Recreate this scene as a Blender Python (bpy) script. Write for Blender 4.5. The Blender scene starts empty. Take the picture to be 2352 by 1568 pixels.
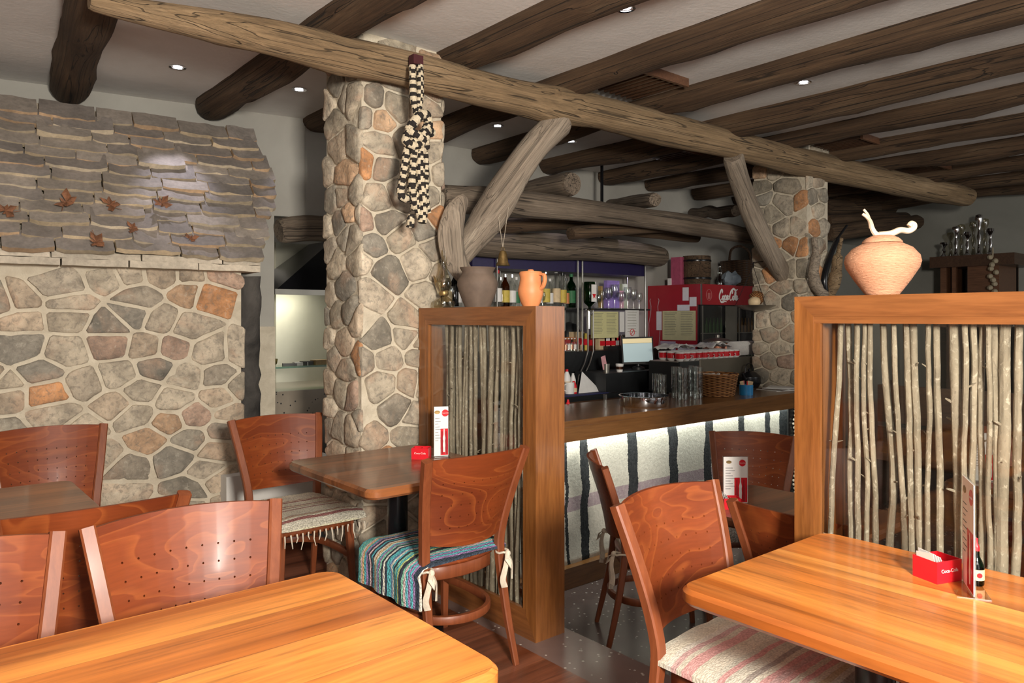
import bpy, math, random
from mathutils import Vector, Matrix, noise
R_ = math.radians
SC = bpy.context.scene
COL = SC.collection
# ---------------------------------------------------------------- camera, world, lights, exposure
CAM_Z, FPX, CXP, HOR = 1.40, 1700.0, 1176.0, 730.0
ANG = R_(50)
FWD = Vector((math.cos(ANG), math.sin(ANG), 0)); RGT = Vector((math.sin(ANG), -math.cos(ANG), 0))
cam_d = bpy.data.cameras.new('camera'); cam = bpy.data.objects.new('camera', cam_d); COL.objects.link(cam)
cam.location = (0, 0, CAM_Z); cam.rotation_euler = (R_(90), 0, R_(-40))
cam_d.sensor_width = 36; cam_d.lens = 36*FPX/2352; cam_d.shift_y = -(784-HOR)/2352; cam_d.clip_start = 0.05
SC.camera = cam
vs = SC.view_settings
vs.view_transform = 'Standard'; vs.look = 'None'; vs.gamma = 1; vs.use_curve_mapping = False; vs.exposure = 0.0
world = bpy.data.worlds.new('world'); SC.world = world; world.use_nodes = True
wb = world.node_tree.nodes['Background']; wb.inputs[0].default_value = (1.0, 0.97, 0.92, 1); wb.inputs[1].default_value = 0.30
def area(name, loc, to, size, power, color=(1,1,1), sy=None, spread=180):
    l = bpy.data.lights.new(name, 'AREA'); l.energy = power; l.color = color; l.size = size; l.spread = R_(spread)
    if sy: l.shape = 'RECTANGLE'; l.size_y = sy
    o = bpy.data.objects.new(name, l); COL.objects.link(o); o.location = loc
    o.rotation_euler = (Vector(to)-Vector(loc)).to_track_quat('-Z', 'Y').to_euler(); return o
area('flash_key', (0.22, -1.0, 1.78), (2.4, 3.3, 1.6), 0.40, 225, (1.0, 0.93, 0.83))  # flash-like key lamp just behind the camera, not a window
area('room_fill', (-1.2, -3.0, 1.6), (2.5, 2.5, 1.1), 2.6, 42, (1.0, 0.98, 0.95), 1.8)  # unseen soft fill lamp added behind the camera
area('side_fill', (6.5, -2.0, 1.9), (6.5, 3.5, 1.5), 2.2, 44, (1.0, 0.98, 0.94), 1.4)  # unseen fill lamp added to brighten the bar and back room

def U(px, py, X=None, Y=None, Z=None):
    """point of the place seen at a photo pixel, on the plane X=, Y= or Z="""
    d = FWD + RGT*((px-CXP)/FPX) + Vector((0, 0, (HOR-py)/FPX))
    if X is not None: t = X/d.x
    elif Y is not None: t = Y/d.y
    else: t = (Z-CAM_Z)/d.z
    return Vector((0, 0, CAM_Z)) + d*t
# ---------------------------------------------------------------- mesh helper
class MB:
    def __init__(s): s.v = []; s.f = []; s.c = []; s.m = []; s.uv = []; s.mat = 0; s.col = (1,1,1)
    def face(s, ids): s.f.append(tuple(ids)); s.c.append(s.col); s.m.append(s.mat)
    def add(s, vs, fs):
        b = len(s.v); s.v += [Vector(v) for v in vs]
        for f in fs: s.face([b+i for i in f])
        return b
    def box(s, x0, x1, y0, y1, z0, z1, M=None):
        vs = [Vector((x, y, z)) for z in (z0, z1) for y in (y0, y1) for x in (x0, x1)]
        if M: vs = [M @ v for v in vs]
        s.add(vs, [(0,2,3,1),(4,5,7,6),(0,1,5,4),(2,6,7,3),(0,4,6,2),(1,3,7,5)]); return s
    def tube(s, pts, rad, n=8, caps=True, sq=None, up=(0,0,1), colf=None, closed=False):
        """sq=(w,h) gives a rectangular-ish section scaled by rad"""
        pts = [Vector(p) for p in pts]; K = len(pts)
        if not hasattr(rad, '__len__'): rad = [rad]*K
        rings = []; prev = None
        for i, p in enumerate(pts):
            if closed: t = pts[(i+1) % K]-pts[i-1]
            else: t = pts[min(i+1, K-1)]-pts[max(i-1, 0)]
            t.normalize(); u = Vector(up) if prev is None else prev
            a = u-t*u.dot(t)
            if a.length < 1e-4: a = Vector((1,0,0))-t*t.x
            a.normalize(); prev = a; b = t.cross(a)
            r = rad[i]; ring = []
            if sq:
                w, h = sq[0]*r, sq[1]*r; k = .72
                prof = [(w,h*k),(w*k,h),(-w*k,h),(-w,h*k),(-w,-h*k),(-w*k,-h),(w*k,-h),(w,-h*k)]
                for (q, z) in prof: ring.append(p+b*q+a*z)
            else:
                for k in range(n):
                    th = 2*math.pi*k/n; ring.append(p+a*math.cos(th)*r+b*math.sin(th)*r)
            rings.append(ring)
        m = len(rings[0]); base = len(s.v)
        for r in rings: s.v += r
        for i in range(K if closed else K-1):
            for k in range(m):
                if colf: s.col = colf(i, k)
                j = (i+1) % K
                s.face((base+i*m+k, base+i*m+(k+1)%m, base+j*m+(k+1)%m, base+j*m+k))
        if caps and not closed:
            s.face([base+k for k in range(m)][::-1]); s.face([base+(K-1)*m+k for k in range(m)])
        return s
    def lathe(s, prof, n=24, c=(0,0,0), caps=True):
        """prof = [(r,z)...]"""
        c = Vector(c); base = len(s.v); K = len(prof)
        for (r, z) in prof:
            for k in range(n):
                th = 2*math.pi*k/n; s.v.append(c+Vector((r*math.cos(th), r*math.sin(th), z)))
        for i in range(K-1):
            for k in range(n):
                s.face((base+i*n+k, base+i*n+(k+1)%n, base+(i+1)*n+(k+1)%n, base+(i+1)*n+k))
        if caps:
            if prof[0][0] > 1e-5: s.face([base+k for k in range(n)][::-1])
            if prof[-1][0] > 1e-5: s.face([base+(K-1)*n+k for k in range(n)])
        return s
    def prism(s, poly, z0, z1, M=None, bev=0):
        """poly xy, extruded in z; optional bevel of both rims"""
        n = len(poly); cx = sum(p[0] for p in poly)/n; cy = sum(p[1] for p in poly)/n
        def ring(z, d):
            o = []
            for i, p in enumerate(poly):
                a = Vector(poly[i-1]); b = Vector(poly[(i+1) % n]); t = (b-a).normalized()
                o.append(Vector((p[0]-t.y*d, p[1]+t.x*d, z)))
            return o
        lv = [ring(z0, bev), ring(z0+bev, 0), ring(z1-bev, 0), ring(z1, bev)] if bev else [ring(z0, 0), ring(z1, 0)]
        if M: lv = [[M @ v for v in r] for r in lv]
        b = len(s.v)
        for r in lv: s.v += r
        for i in range(len(lv)-1):
            for k in range(n): s.face((b+i*n+k, b+i*n+(k+1)%n, b+(i+1)*n+(k+1)%n, b+(i+1)*n+k))
        s.face([b+k for k in range(n)][::-1]); s.face([b+(len(lv)-1)*n+k for k in range(n)])
        return s
    def blob(s, c, r, n=10, m=7, wob=.1, seed=0):
        c = Vector(c); r = Vector(r) if hasattr(r, '__len__') else Vector((r,r,r)); b = len(s.v)
        for i in range(m+1):
            ph = math.pi*i/m
            for k in range(n):
                th = 2*math.pi*k/n; d = Vector((math.sin(ph)*math.cos(th), math.sin(ph)*math.sin(th), -math.cos(ph)))
                w = 1+wob*noise.noise(d*2+Vector((seed*3.1, 0, 0)))
                s.v.append(c+Vector((d.x*r.x, d.y*r.y, d.z*r.z))*w)
        for i in range(m):
            for k in range(n): s.face((b+i*n+k, b+i*n+(k+1)%n, b+(i+1)*n+(k+1)%n, b+(i+1)*n+k))
        return s
    def build(s, name, mat, parent=None, loc=None, rot=None, smooth=True, angle=40):
        me = bpy.data.meshes.new(name); me.from_pydata([tuple(v) for v in s.v], [], s.f)
        for m in (mat if isinstance(mat, (list, tuple)) else [mat]): me.materials.append(m)
        me.polygons.foreach_set('material_index', s.m)
        if any(c != (1,1,1) for c in s.c):
            at = me.color_attributes.new('col', 'FLOAT_COLOR', 'CORNER'); buf = []
            for f, c in zip(s.f, s.c): buf += [c[0], c[1], c[2], 1.0]*len(f)
            at.data.foreach_set('color', buf)
        if smooth:
            me.polygons.foreach_set('use_smooth', [True]*len(s.f)); me.update(); me.set_sharp_from_angle(angle=R_(angle))
        me.update()
        o = bpy.data.objects.new(name, me); COL.objects.link(o)
        if parent: o.parent = parent
        if loc is not None: o.location = loc
        if rot is not None: o.rotation_euler = rot
        return o
def tag(o, label=None, cat=None, group=None, kind=None):
    if label: o['label'] = label
    if cat: o['category'] = cat
    if group: o['group'] = group
    if kind: o['kind'] = kind
    return o
def struct(o): o['kind'] = 'structure'; return o
def thing(name, label, cat, loc=(0,0,0), rz=0, group=None):
    o = bpy.data.objects.new(name, None); COL.objects.link(o); o.location = loc; o.rotation_euler = (0, 0, rz)
    o.empty_display_size = .05
    return tag(o, label, cat, group)
def dup(root, loc, rz, label, group=None):
    r = root.copy(); COL.objects.link(r); r.location = loc; r.rotation_euler = (0, 0, rz); r['label'] = label
    if group: r['group'] = group
    for ch in list(root.children):
        c = ch.copy(); COL.objects.link(c); c.parent = r
        for g in list(ch.children):
            d = g.copy(); COL.objects.link(d); d.parent = c
    return r
def rrect(x0, x1, y0, y1, r, n=5):
    out = []
    for (cx, cy, a0) in ((x1-r, y1-r, 0), (x0+r, y1-r, 90), (x0+r, y0+r, 180), (x1-r, y0+r, 270)):
        for i in range(n+1):
            a = R_(a0+90*i/n); out.append((cx+r*math.cos(a), cy+r*math.sin(a)))
    return out
def spline(pts, n=6):
    pts = [Vector(p) for p in pts]; out = []; K = len(pts)
    for i in range(K-1):
        p0 = pts[max(i-1,0)]; p1 = pts[i]; p2 = pts[i+1]; p3 = pts[min(i+2,K-1)]
        for j in range(n):
            t = j/n; out.append(.5*((2*p1)+(p2-p0)*t+(2*p0-5*p1+4*p2-p3)*t*t+(3*p1-p0-3*p2+p3)*t**3))
    out.append(pts[-1]); return out
# ---------------------------------------------------------------- material helper
class MT:
    def __init__(s, name, rough=.5, metal=0, color=(.5,.5,.5), coat=0, spec=.5):
        s.m = bpy.data.materials.new(name); s.m.use_nodes = True; s.nt = s.m.node_tree; s.b = s.nt.nodes['Principled BSDF']
        s.set('Roughness', rough); s.set('Metallic', metal); s.set('Base Color', color); s.set('Coat Weight', coat); s.set('Coat Roughness', .12)
        s.set('Specular IOR Level', spec)
    def set(s, k, v):
        i = s.b.inputs[k]
        if isinstance(v, bpy.types.NodeSocket): s.nt.links.new(v, i)
        elif hasattr(v, '__len__') and len(v) == 3: i.default_value = (*v, 1)
        else: i.default_value = v
        return s
    def nd(s, t, **kw):
        n = s.nt.nodes.new(t)
        for k, v in kw.items():
            if k.startswith('_'): setattr(n, k[1:], v)
        return n
    def lk(s, v, i):
        if isinstance(v, bpy.types.NodeSocket): s.nt.links.new(v, i)
        elif hasattr(v, '__len__') and len(v) == 3 and len(i.default_value) == 4: i.default_value = (*v, 1)
        else: i.default_value = v
    def co(s, scale=(1,1,1), rnd=False, loc=(0,0,0), rot=(0,0,0), kind='Object'):
        tc = s.nd('ShaderNodeTexCoord'); mp = s.nd('ShaderNodeMapping'); s.lk(tc.outputs[kind], mp.inputs['Vector'])
        mp.inputs['Scale'].default_value = scale; mp.inputs['Location'].default_value = loc; mp.inputs['Rotation'].default_value = rot
        if rnd:
            oi = s.nd('ShaderNodeObjectInfo'); vm = s.nd('ShaderNodeVectorMath', _operation='MULTIPLY'); s.lk(oi.outputs['Random'], vm.inputs[0])
            vm.inputs[1].default_value = (31, 57, 43); ad = s.nd('ShaderNodeVectorMath', _operation='ADD')
            s.lk(mp.outputs[0], ad.inputs[0]); s.lk(vm.outputs[0], ad.inputs[1]); return ad.outputs[0]
        return mp.outputs[0]
    def noise(s, vec, scale=5, detail=4, rough=.55, dist=0):
        n = s.nd('ShaderNodeTexNoise'); s.lk(vec, n.inputs['Vector']); n.inputs['Scale'].default_value = scale
        n.inputs['Detail'].default_value = detail; n.inputs['Roughness'].default_value = rough; n.inputs['Distortion'].default_value = dist
        return n.outputs['Fac']
    def ramp(s, fac, stops, interp='LINEAR'):
        n = s.nd('ShaderNodeValToRGB'); s.lk(fac, n.inputs[0]); cr = n.color_ramp; cr.interpolation = interp
        while len(cr.elements) < len(stops): cr.elements.new(.5)
        for e, (p, c) in zip(cr.elements, stops):
            e.position = p; e.color = (c, c, c, 1) if not hasattr(c, '__len__') else (*c, 1)
        return n.outputs[0]
    def mix(s, fac, a, b, mode='MIX'):
        n = s.nd('ShaderNodeMix', _data_type='RGBA', _blend_type=mode)
        s.lk(fac, n.inputs[0]); s.lk(a, n.inputs[6]); s.lk(b, n.inputs[7]); return n.outputs[2]
    def math(s, op, a, b=0.0, c=0.0):
        n = s.nd('ShaderNodeMath', _operation=op); s.lk(a, n.inputs[0]); s.lk(b, n.inputs[1]); s.lk(c, n.inputs[2]); return n.outputs[0]
    def xyz(s, vec):
        n = s.nd('ShaderNodeSeparateXYZ'); s.lk(vec, n.inputs[0]); return n.outputs
    def comb(s, x, y, z):
        n = s.nd('ShaderNodeCombineXYZ'); s.lk(x, n.inputs[0]); s.lk(y, n.inputs[1]); s.lk(z, n.inputs[2]); return n.outputs[0]
    def bump(s, h, strength=.3, dist=.01):
        n = s.nd('ShaderNodeBump'); s.lk(h, n.inputs['Height']); n.inputs['Strength'].default_value = strength; n.inputs['Distance'].default_value = dist
        s.set('Normal', n.outputs[0]); return s
    def attr(s, name='col'):
        n = s.nd('ShaderNodeVertexColor'); n.layer_name = name; return n.outputs[0]
def plain(name, color, rough=.5, metal=0, coat=0, var=.12, bump=0, scale=30):
    m = MT(name, rough, metal, color, coat); n = m.noise(m.co(), scale, 4)
    a = tuple(max(0, c*(1-var)) for c in color); b = tuple(min(1, c*(1+var)) for c in color)
    m.set('Base Color', m.ramp(n, [(.3, a), (.7, b)]))
    if bump: m.bump(n, bump, .004)
    return m.m
def glassy(name, color=(1,1,1), rough=.02, alpha=None):
    """thin clear pane or vessel: mostly transparent with a glossy reflection"""
    m = MT(name, rough); nt = m.nt; out = nt.nodes['Material Output']; tr = m.nd('ShaderNodeBsdfTransparent'); tr.inputs[0].default_value = (*color, 1)
    gl = m.nd('ShaderNodeBsdfGlossy'); gl.inputs['Roughness'].default_value = rough
    lw = m.nd('ShaderNodeLayerWeight'); lw.inputs[0].default_value = .5
    fr = m.math('MULTIPLY_ADD', m.math('POWER', lw.outputs['Facing'], 5.0), .9, .045 if alpha is None else .13 if alpha == 2 else .035); mx = m.nd('ShaderNodeMixShader'); nt.links.new(fr, mx.inputs[0]); nt.links.new(tr.outputs[0], mx.inputs[1]); nt.links.new(gl.outputs[0], mx.inputs[2])
    nt.links.new(mx.outputs[0], out.inputs[0]); return m.m
def wood(name, c1, c2, c3, rough=.35, coat=.3, axis=0, gs=(1.2, 14, 14), rnd=True, swirl=2.0, bumpv=.05, fm=.35):
    m = MT(name, rough, 0, c1, coat)
    sc = list(gs) if axis == 0 else ([gs[1], gs[0], gs[2]] if axis == 1 else [gs[1], gs[2], gs[0]])
    v = m.co(tuple(sc), rnd); n = m.noise(v, 1.6, 6, .6, swirl); f = m.noise(v, 9, 3, .6, .4)
    col = m.ramp(n, [(.25, c1), (.5, c2), (.75, c3)]); col = m.mix(fm, col, m.ramp(f, [(.3, tuple(x*.45 for x in c2)), (.65, c3)]))
    m.set('Base Color', col); m.bump(f, bumpv, .003); return m.m
def planks(name, axis, pw, c_list, rough=.3, coat=.35, grain=(.9, 16)):
    """glued boards running along `axis`, each of its own tone"""
    m = MT(name, rough, 0, c_list[0], coat); v = m.co(); o = m.xyz(v)
    al, ac = (o[0], o[1]) if axis == 0 else (o[1], o[0])
    idx = m.math('FLOOR', m.math('DIVIDE', ac, pw)); wn = m.nd('ShaderNodeTexWhiteNoise', _noise_dimensions='1D'); m.lk(idx, wn.inputs['W'])
    tone = m.ramp(wn.outputs['Value'], [(i/(len(c_list)-1), c) for i, c in enumerate(c_list)])
    v2 = m.comb(m.math('MULTIPLY', al, grain[0]), m.math('MULTIPLY_ADD', ac, grain[1], m.math('MULTIPLY', idx, 7.3)), m.math('MULTIPLY', o[2], 10))
    n = m.noise(v2, 1.5, 5, .6, 1.1); f = m.noise(v2, 7, 3, .6, .3)
    col = m.mix(.55, tone, m.ramp(n, [(.28, (.36,.14,.03)), (.46, (.74,.35,.085)), (.64, (.96,.52,.155))]), 'MULTIPLY')
    col = m.mix(.9, col, m.ramp(n, [(.30, .62), (.45, 1.0), (.7, 1.15)]), 'MULTIPLY')
    col = m.mix(.35, col, m.ramp(f, [(.3, .6), (.7, 1.15)]), 'MULTIPLY')
    sv = m.comb(m.math('MULTIPLY', al, .40), m.math('MULTIPLY_ADD', ac, 6, m.math('MULTIPLY', idx, 3.1)), 0.0); sn = m.noise(sv, 1.1, 3, .5, .5); col = m.mix(.9, col, m.ramp(sn, [(.32, (.42,.27,.18)), (.45, (.80,.74,.70)), (.58, (1.05,1.03,1.0))]), 'MULTIPLY')
    fr = m.math('FRACT', m.math('DIVIDE', ac, pw)); seam = m.math('LESS_THAN', fr, .012)
    col = m.mix(m.math('MULTIPLY', seam, .5), col, (.12,.05,.02)); m.set('Base Color', col); m.bump(f, .03, .002); return m.m
M = {}
M['plaster'] = None
def mk_plaster(name, a, b, scale=2.2, stain=None, bs=.25):
    m = MT(name, .9); v = m.co(); n = m.noise(v, scale, 6, .6, .4); f = m.noise(v, 40, 5, .6)
    col = m.ramp(n, [(.3, a), (.7, b)])
    m.set('Base Color', col); m.bump(m.math('ADD', n, m.math('MULTIPLY', f, .35)), bs, .02); return m.m
M['ceiling'] = mk_plaster('ceiling_plaster', (.69,.665,.63), (.80,.78,.75))
M['wall'] = mk_plaster('wall_plaster', (.34,.325,.29), (.43,.415,.37), 1.4)
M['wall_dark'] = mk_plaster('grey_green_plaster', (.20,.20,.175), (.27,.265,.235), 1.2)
M['white'] = mk_plaster('white_plaster', (.62,.60,.56), (.74,.72,.68), 3)
def mk_log(name, cols, bs=.9, ck=.85):
    m = MT(name, .82); v = m.co((1.0, 7, 7), True); n = m.noise(v, 1.3, 7, .62, .3)
    v2 = m.co((.40, 52, 52), True); g = m.noise(v2, 1.6, 7, .74, .05); v3 = m.co((.06, 15, 15), True); cr = m.noise(v3, 2.0, 1.5, .4, .03)
    col = m.ramp(n, [(.25, cols[0]), (.5, cols[1]), (.75, cols[2])])
    col = m.mix(.75, col, m.ramp(g, [(.30, .22), (.46, .80), (.66, 1.4)]), 'MULTIPLY')
    crk = m.ramp(cr, [(.484, 1.0), (.497, .18), (.503, .18), (.516, 1.0)]); col = m.mix(ck, col, crk, 'MULTIPLY')
    m.set('Base Color', col); h = m.math('ADD', m.math('MULTIPLY', g, .5), m.math('MULTIPLY', crk, .6)); m.bump(h, bs, .018); return m.m
M['beam'] = mk_log('weathered_beam', [(.15,.095,.048), (.27,.18,.095), (.39,.275,.16)])
M['rafter'] = mk_log('dark_rafter', [(.048,.025,.012), (.092,.052,.026), (.15,.096,.054)])
M['greylog'] = mk_log('grey_log', [(.09,.066,.046), (.185,.140,.100), (.285,.225,.165)])
M['brace'] = mk_log('grey_brace', [(.17,.13,.095), (.30,.24,.18), (.42,.35,.27)], .7, .35)
def mk_stone():
    m = MT('rubble_stone', .88); a = m.attr(); v = m.co(); n = m.noise(v, 9, 7, .65, .4); n2 = m.noise(v, 34, 6, .7, .5); n3 = m.noise(v, 5, 3, .5, .8)
    col = m.mix(.9, a, m.ramp(n, [(.28, .42), (.48, .92), (.70, 1.4)]), 'MULTIPLY')
    col = m.mix(m.ramp(n3, [(.56, 0), (.70, .5)]), col, (.56,.36,.24)); col = m.mix(m.ramp(n2, [(.36, .6), (.50, 0)]), col, (.17,.155,.13))
    col = m.mix(m.ramp(n2, [(.56, 0), (.72, .5)]), col, (.64,.59,.49))
    m.set('Base Color', col); m.bump(m.math('ADD', n, m.math('MULTIPLY', n2, .7)), .75, .014); return m.m
M['stone'] = mk_stone()
M['mortar'] = mk_plaster('mortar', (.50,.435,.33), (.65,.58,.455), 14, bs=.7)
M['mortar_dark'] = mk_plaster('sooty_stone', (.02,.018,.016), (.10,.09,.08), 5, bs=.8)
def mk_slate():
    m = MT('slate', .8); a = m.attr(); v = m.co((1,1,1)); n = m.noise(v, 7, 6, .6, .3); n2 = m.noise(v, 45, 5, .6)
    col = m.mix(.8, a, m.ramp(n, [(.3, .72), (.7, 1.25)]), 'MULTIPLY'); col = m.mix(.4, col, m.ramp(n2, [(.35, .6), (.65, 1.2)]), 'MULTIPLY')
    m.set('Base Color', col); m.bump(m.math('ADD', n, m.math('MULTIPLY', n2, .4)), .5, .01); return m.m
M['slate'] = mk_slate()
M['chair'] = None
def mk_chairwood(name, c1, c2, c3, axis_z=True):
    m = MT(name, .46, 0, c1, .04, .35); v = m.co((1.6, 1.6, 5.2), True)
    n = m.noise(v, 1.0, 2, .45, .7); w = m.math('FRACT', m.math('MULTIPLY', n, 11.0)); f = m.noise(m.co((3, 60, 60) if not axis_z else (4, 8, 90), True), 1.5, 4, .6)
    col = m.ramp(n, [(.3, c1), (.5, c2), (.7, c1)]); col = m.mix(m.ramp(w, [(0, .0), (.70, .04), (.96, .50), (1, .05)]), col, c3)
    col = m.mix(.25, col, m.ramp(f, [(.35, .55), (.65, 1.2)]), 'MULTIPLY'); m.set('Base Color', col); return m.m
M['panel'] = mk_chairwood('stained_beech_panel', (.14,.026,.007), (.215,.044,.010), (.34,.090,.020))
M['post'] = wood('stained_beech', (.15,.036,.012), (.20,.052,.017), (.26,.075,.026), .46, .04, 2, (1.2, 30, 30), swirl=.3, fm=.12, bumpv=.01)
M['ttop_y'] = planks('walnut_boards_y', 1, .098, [(1,.52,.14), (.50,.18,.045), (1,.62,.20), (.85,.38,.095), (.38,.12,.03)])
M['ttop_x'] = planks('walnut_boards_x', 0, .17, [(.85,.38,.10), (1,.55,.16), (.55,.20,.05), (1,.48,.13)])
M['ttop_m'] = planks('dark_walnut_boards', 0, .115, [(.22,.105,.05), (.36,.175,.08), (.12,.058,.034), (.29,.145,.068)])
M['frame'] = wood('partition_wood', (.13,.042,.009), (.23,.078,.018), (.33,.128,.033), .32, .3, 2, (.7, 9, 9), swirl=1.0)
M['frame_h'] = wood('partition_wood_rail', (.13,.042,.012), (.21,.072,.020), (.29,.110,.033), .32, .3, 1, (.7, 9, 9), swirl=1.0)
M['barwood'] = wood('bar_wood', (.09,.035,.010), (.16,.066,.018), (.24,.11,.035), .28, .4, 0, (.6, 9, 9), swirl=1.0)
M['darkwood'] = wood('dark_cabinet_wood', (.030,.014,.008), (.055,.026,.014), (.09,.045,.024), .4, .2, 0)
M['brown_wood'] = wood('brown_bench_wood', (.07,.030,.016), (.12,.052,.027), (.17,.08,.04), .4, .2, 1)  # brown wood for benches, cabinet posts and grille rails
def mk_bark():
    m = MT('grey_bark', .8); v = m.co((1,1,.35), True); n = m.noise(v, 14, 5, .65, .3); p = m.noise(m.co((1,1,.7), True), 60, 4, .7, .6)
    col = m.ramp(n, [(.3, (.16,.13,.09)), (.5, (.25,.208,.148)), (.7, (.35,.295,.215))]); col = m.mix(m.ramp(p, [(.55, 0), (.66, .7)]), col, (.52,.47,.37))
    col = m.mix(m.ramp(p, [(.30, .6), (.40, 0)]), col, (.13,.10,.07)); m.set('Base Color', col); m.bump(p, .5, .004); return m.m
M['bark'] = mk_bark()
M['glass'] = glassy('clear_glass', (.95,.965,.95), .03, 2)
M['pane'] = glassy('window_pane', (.97,.975,.965), .03, 1)
M['smoke_glass'] = glassy('smoked_glass', (.80,.76,.64), .03, 2)
M['green_glass'] = glassy('green_glass', (.03,.16,.05), .05, 1.6)
M['steel'] = plain('brushed_steel', (.55,.54,.50), .28, 1, var=.06, scale=8)
M['dsteel'] = plain('dull_steel', (.30,.285,.25), .38, .9, var=.06, scale=8)
M['chrome'] = plain('chrome', (.75,.75,.77), .08, 1, var=.02)
M['black'] = plain('black_plastic', (.012,.013,.014), .35, 0, var=.1)
M['blackmetal'] = plain('black_metal', (.010,.010,.012), .25, .2, var=.1)
M['red'] = plain('red_plastic', (.62,.012,.022), .3, 0, var=.04)
M['cokered'] = plain('red_enamel', (.34,.012,.020), .28, 0, .3, .08, scale=6)
M['whitep'] = plain('white_paint', (.75,.73,.70), .5, var=.04)
M['paper'] = plain('white_paper', (.70,.69,.66), .8, var=.04)
M['card'] = plain('white_card', (.80,.77,.74), .4, var=.03)
M['yellow'] = plain('pale_yellow_paper', (.56,.53,.27), .8, var=.05)
M['terra'] = plain('terracotta_glaze', (.70,.26,.10), .5, var=.10, scale=12, bump=.2)
M['clay'] = plain('grey_brown_clay', (.135,.095,.070), .75, var=.22, scale=14, bump=.3)
def mk_vase():
    m = MT('ribbed_terracotta', .75); v = m.co((20, 20, 130)); n = m.noise(v, 2.4, 4, .65, .6)
    m.set('Base Color', m.ramp(n, [(.30, (.38,.17,.09)), (.38, (.62,.30,.17)), (.7, (.70,.37,.22))])); m.bump(n, .9, .006); return m.m
M['vase'] = mk_vase()
M['dwood'] = plain('driftwood', (.62,.50,.36), .7, var=.25, scale=25, bump=.4)
M['brass'] = plain('old_brass', (.30,.20,.08), .42, .85, var=.35, scale=40, bump=.2)
M['copper'] = plain('copper', (.55,.25,.16), .25, 1, var=.1)
M['cloth'] = plain('unbleached_cotton', (.66,.58,.46), .95, var=.10, scale=90, bump=.4)
M['twine'] = plain('twine', (.50,.43,.34), .9)
M['leafm'] = plain('dry_leaf', (.20,.085,.04), .8, var=.45, scale=40, bump=.5)
M['wicker'] = None
def mk_wicker(name, c1, c2):
    m = MT(name, .6); v = m.co((1,1,1)); o = m.xyz(v); z = m.math('MULTIPLY', o[2], 105.0)
    ang = m.math('ARCTAN2', o[1], o[0]); a = m.math('MULTIPLY', ang, 12.0); ph = m.math('MULTIPLY', m.math('FLOOR', z), 3.14159)
    s1 = m.math('SINE', m.math('ADD', a, ph)); s2 = m.math('SINE', m.math('MULTIPLY', m.math('FRACT', z), 3.14159))
    h = m.math('MULTIPLY', m.math('MULTIPLY_ADD', s1, .5, .5), s2); m.set('Base Color', m.ramp(h, [(.0, c1), (.35, c2), (1, tuple(x*1.3 for x in c2))])); m.bump(h, 1, .012); return m.m
M['wicker'] = mk_wicker('wicker', (.10,.035,.010), (.50,.22,.07))
M['wicker_dark'] = mk_wicker('dark_wicker', (.05,.03,.02), (.18,.10,.055))
def mk_rug(name, cols, axis=1, width=.016, bs=.8, fk=.8):
    """rag-woven cloth: bands of coloured weft with a flecked weave"""
    m = MT(name, .95, spec=.2); o = m.xyz(m.co()); al, ac = (o[1], o[0]) if axis == 0 else (o[0], o[1])
    wob = m.math('MULTIPLY', m.noise(m.co((4,4,4)), 2, 2), .012); u = m.math('DIVIDE', m.math('ADD', ac, wob), width)
    wn = m.nd('ShaderNodeTexWhiteNoise', _noise_dimensions='1D'); m.lk(m.math('FLOOR', u), wn.inputs['W'])
    col = m.ramp(wn.outputs['Value'], [(i/len(cols), c) for i, c in enumerate(cols)], 'CONSTANT')
    fl = m.noise(m.co((30, 30, 30)), 6, 3, .6); vr = m.nd('ShaderNodeTexVoronoi'); m.lk(m.co((110, 220, 110) if axis == 1 else (220, 110, 110)), vr.inputs['Vector']); vr.inputs['Scale'].default_value = 1.0
    col = m.mix(fk, col, m.ramp(fl, [(.35, .5), (.5, 1.0), (.65, 1.35)]), 'MULTIPLY'); col = m.mix(fk*.85, col, m.ramp(vr.outputs['Distance'], [(.2, 1.2), (.8, .35)]), 'MULTIPLY')
    m.set('Base Color', col); m.bump(vr.outputs['Distance'], bs, -.006); return m.m
M['rug_teal'] = mk_rug('teal_rag_weave', [(.14,.55,.60), (.05,.07,.10), (.62,.72,.30), (.18,.28,.45), (.80,.58,.58), (.12,.50,.58), (.80,.78,.68), (.06,.06,.08), (.40,.25,.48), (.30,.66,.48), (.75,.50,.25)], 0, .011, .8, .65)
M['rug_cream'] = mk_rug('cream_rag_weave', [(.66,.61,.50), (.56,.52,.42), (.64,.60,.50), (.62,.57,.46), (.30,.13,.12), (.66,.62,.44), (.50,.46,.40), (.60,.56,.46), (.42,.30,.27)], 0, .007, .6, .6)
M['rug_pink'] = mk_rug('pale_striped_weave', [(.66,.61,.50), (.58,.55,.46), (.62,.57,.46), (.50,.42,.28), (.64,.60,.52), (.62,.34,.32), (.60,.55,.45), (.38,.33,.29), (.63,.59,.49), (.55,.36,.34)], 0, .017, .25, .35)
M['rug_dark'] = mk_rug('grey_rag_weave', [(.42,.40,.36), (.10,.10,.10), (.30,.28,.24), (.20,.20,.18)], 1, .02)
def mk_braid():
    m = MT('braided_wool', .95, spec=.2); a = m.attr(); n = m.noise(m.co(), 160, 4); m.set('Base Color', m.mix(.6, a, m.ramp(n, [(.3, .5), (.7, 1.3)]), 'MULTIPLY')); m.bump(n, .5, .004); return m.m
M['braid'] = mk_braid()
def mk_vcol(name, rough=.5, metal=0):
    m = MT(name, rough, metal); m.set('Base Color', m.attr()); return m.m
M['vcol'] = mk_vcol('painted')
def emis(name, color, st):
    m = MT(name); m.set('Emission Color', color); m.set('Emission Strength', st); m.set('Base Color', color); return m.m
M['lampglow'] = emis('lamp_glow', (.92,.93,1.0), 14)
M['screen'] = emis('screen_light', (.36,.46,.47), .55)
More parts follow.
